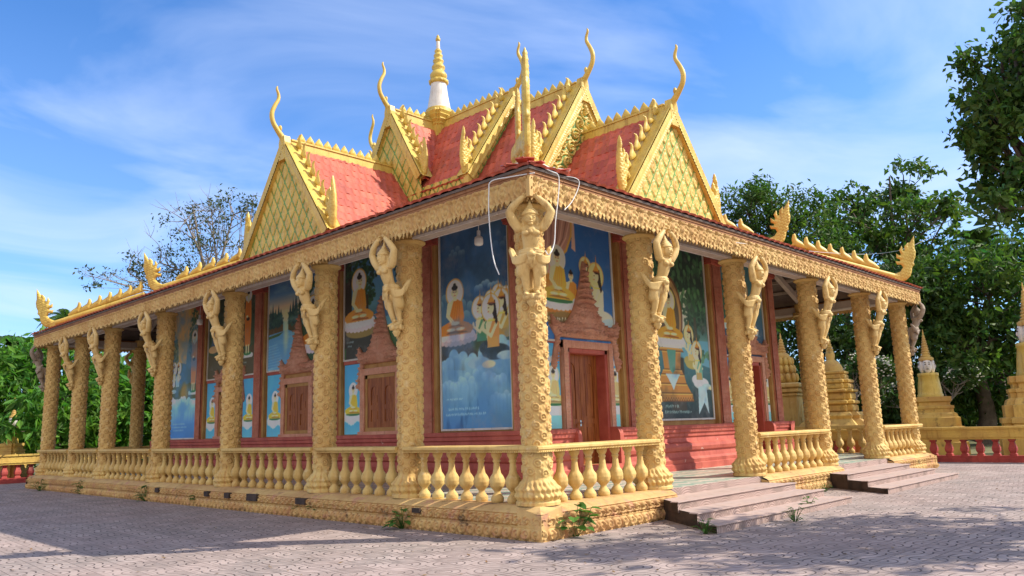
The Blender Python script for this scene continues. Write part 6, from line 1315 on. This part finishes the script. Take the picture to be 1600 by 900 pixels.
# the tree that shades the paving, outside the picture to the right
tree('tree', 'tree outside the picture on the right that throws dappled shade on the paving', (8.6, -12.2, 0), [((6.0, -9.0, 7.6), 1.6), ((7.6, -9.9, 8.2), 1.8), ((9.3, -10.2, 7.9), 1.7), ((8.0, -11.0, 8.4), 2.0), ((5.6, -9.6, 7.2), 1.2), ((10.6, -11.2, 7.6), 1.7), ((6.6, -10.8, 7.6), 1.5)], None, 0.3, 200, MT['leafmid'], MT['bark'], 0.3, seed=41, clumps=9, tight=0.2)
# far wood closing the horizon
r = np.random.default_rng(5); lv = MB()
for a in np.linspace(-25, 115, 150):
    an = math.radians(a + r.uniform(-0.5, 0.5)); d = r.uniform(85, 105); h = r.uniform(3.5, 7.5) if a > 50 else r.uniform(4, 8); c = np.array([CAM_P[0] + d * math.cos(an), CAM_P[1] + d * math.sin(an), h * 0.5])
    P, K = cluster_points(r, c, 1.0, 170, 12, tight=0.35); P = c + (P - c) * np.array([2.6, 2.6, h * 0.6]); P[:, 2] = np.abs(P[:, 2]); leaves(lv, P, 0.75, r, w_=0.6)
tag(lv.build('far_trees', MT['leafdark']), 'distant wood closing the view behind the court walls', kind='stuff')
# weeds along the plinth
MT['weed'] = leaf_mat('fresh weed leaves', (0.05, 0.14, 0.025), (0.08, 0.19, 0.035), 0.35)
def weed(p, s, label, seed, broad=True, n=16):
    r = np.random.default_rng(seed); t = empty('weed', p, r.uniform(0, 6)); tag(t, label, 'weed', 'weeds along the temple plinth'); st = MB(); lv = MB()
    for k in range(n):
        a = r.uniform(0, 2 * math.pi); rad = s * math.sqrt(r.random()) * 0.5; h = s * r.uniform(0.15, 0.95) * (1 - 0.5 * rad / s); e = np.array([rad * math.cos(a), rad * math.sin(a), h])
        st.tube(np.array([(e[0] * 0.15, e[1] * 0.15, 0), (e[0] * 0.6, e[1] * 0.6, h * 0.6), e]), 0.004, 4)
        L = s * (r.uniform(0.26, 0.42) if broad else r.uniform(0.3, 0.5)); w_ = L * (0.82 if broad else 0.25); d = np.array([math.cos(a), math.sin(a), r.uniform(-0.5, 0.2)]); d /= np.linalg.norm(d); sd_ = np.array([-math.sin(a), math.cos(a), 0]); u = np.cross(sd_, d) * -1
        pts = [(0, 0), (-0.08, 0.3), (0.2, 0.5), (0.55, 0.36), (1, 0), (0.55, -0.36), (0.2, -0.5), (-0.08, -0.3)]
        P = np.array([e + d * L * x + sd_ * w_ * y + u * abs(y) * w_ * 0.25 for x, y in pts]); c = np.array((1, 1, 1)) * r.uniform(0.65, 1.4)
        lv.add(P, [[0, 1, 2, 3, 4], [0, 4, 5, 6, 7]], 0, False, col=c)
    st.build('stem', MT['weed'], t); lv.build('leaves', MT['weed'], t)
for px, py, s, lb, br_, n in ((900, 838, 0.42, 'broad-leaved weed bushing out beside the near plinth corner', True, 26), (628, 826, 0.30, 'broad-leaved weed at the plinth just left of the near corner', True, 16), (470, 806, 0.26, 'weed pair at the plinth under the second column, left plant', True, 13), (497, 809, 0.27, 'weed pair at the plinth under the second column, right plant', True, 13),
                              (310, 790, 0.24, 'small weed at the plinth below the third column', True, 11), (228, 783, 0.34, 'low weed tuft at the plinth below the fourth column', False, 26), (126, 772, 0.34, 'dark weed tuft near the far end of the left plinth', False, 26), (62, 767, 0.34, 'farthest weed tuft at the left end of the plinth', False, 22),
                              (1252, 765, 0.36, 'grassy weed sprawling at the foot of the plinth between the stairs', False, 30), (1424, 730, 0.5, 'light green weed growing at the right end of the front plinth', False, 26), (1290, 768, 0.18, 'tiny weed at the plinth beside the far stairs', False, 12), (1263, 797, 0.2, 'tiny weed on the lowest step edge of the near stairs', True, 8), (1242, 815, 0.22, 'flat grass tuft in the paving before the near stairs', False, 16), (1102, 834, 0.2, 'flat grass tuft at the outer corner of the near stairs', False, 16)):
    q = at_z(px, py, 0); weed((q.x, q.y, 0), s * 1.35, lb, int(px), br_, int(n * 1.4))

# dry leaves and grit blown over the paving
r = np.random.default_rng(77); lv = MB(); n = 420
Q = np.stack([r.uniform(-9, 16, n), r.uniform(-7.5, -0.6, n), np.full(n, 0.012)], 1); Q2 = np.stack([r.uniform(-7, -0.6, n), r.uniform(-6, 24, n), np.full(n, 0.012)], 1)
for C_ in (Q, Q2):
    m_ = len(C_); a = r.uniform(0, 6.28, m_); d = np.stack([np.cos(a), np.sin(a), r.uniform(-0.02, 0.25, m_)], 1); s_ = np.stack([-np.sin(a), np.cos(a), r.uniform(-0.1, 0.2, m_)], 1); L_ = r.uniform(0.02, 0.085, m_)[:, None]
    lv.add(np.stack([C_, C_ + d * L_ * 0.5 + s_ * L_ * 0.25, C_ + d * L_, C_ + d * L_ * 0.5 - s_ * L_ * 0.25], 1).reshape(-1, 3), np.arange(4 * m_).reshape(m_, 4), 0, False, col=np.repeat(r.uniform(0.5, 1.5, (m_, 1)) * np.array([[1, 1, 1]]), 4, 0))
MT['dryleaf'] = leaf_mat('dry fallen leaves', (0.16, 0.085, 0.035), (0.24, 0.15, 0.06), 0.15)
tag(lv.build('fallen_leaves', MT['dryleaf']), 'dry leaves scattered over the paving', kind='stuff')
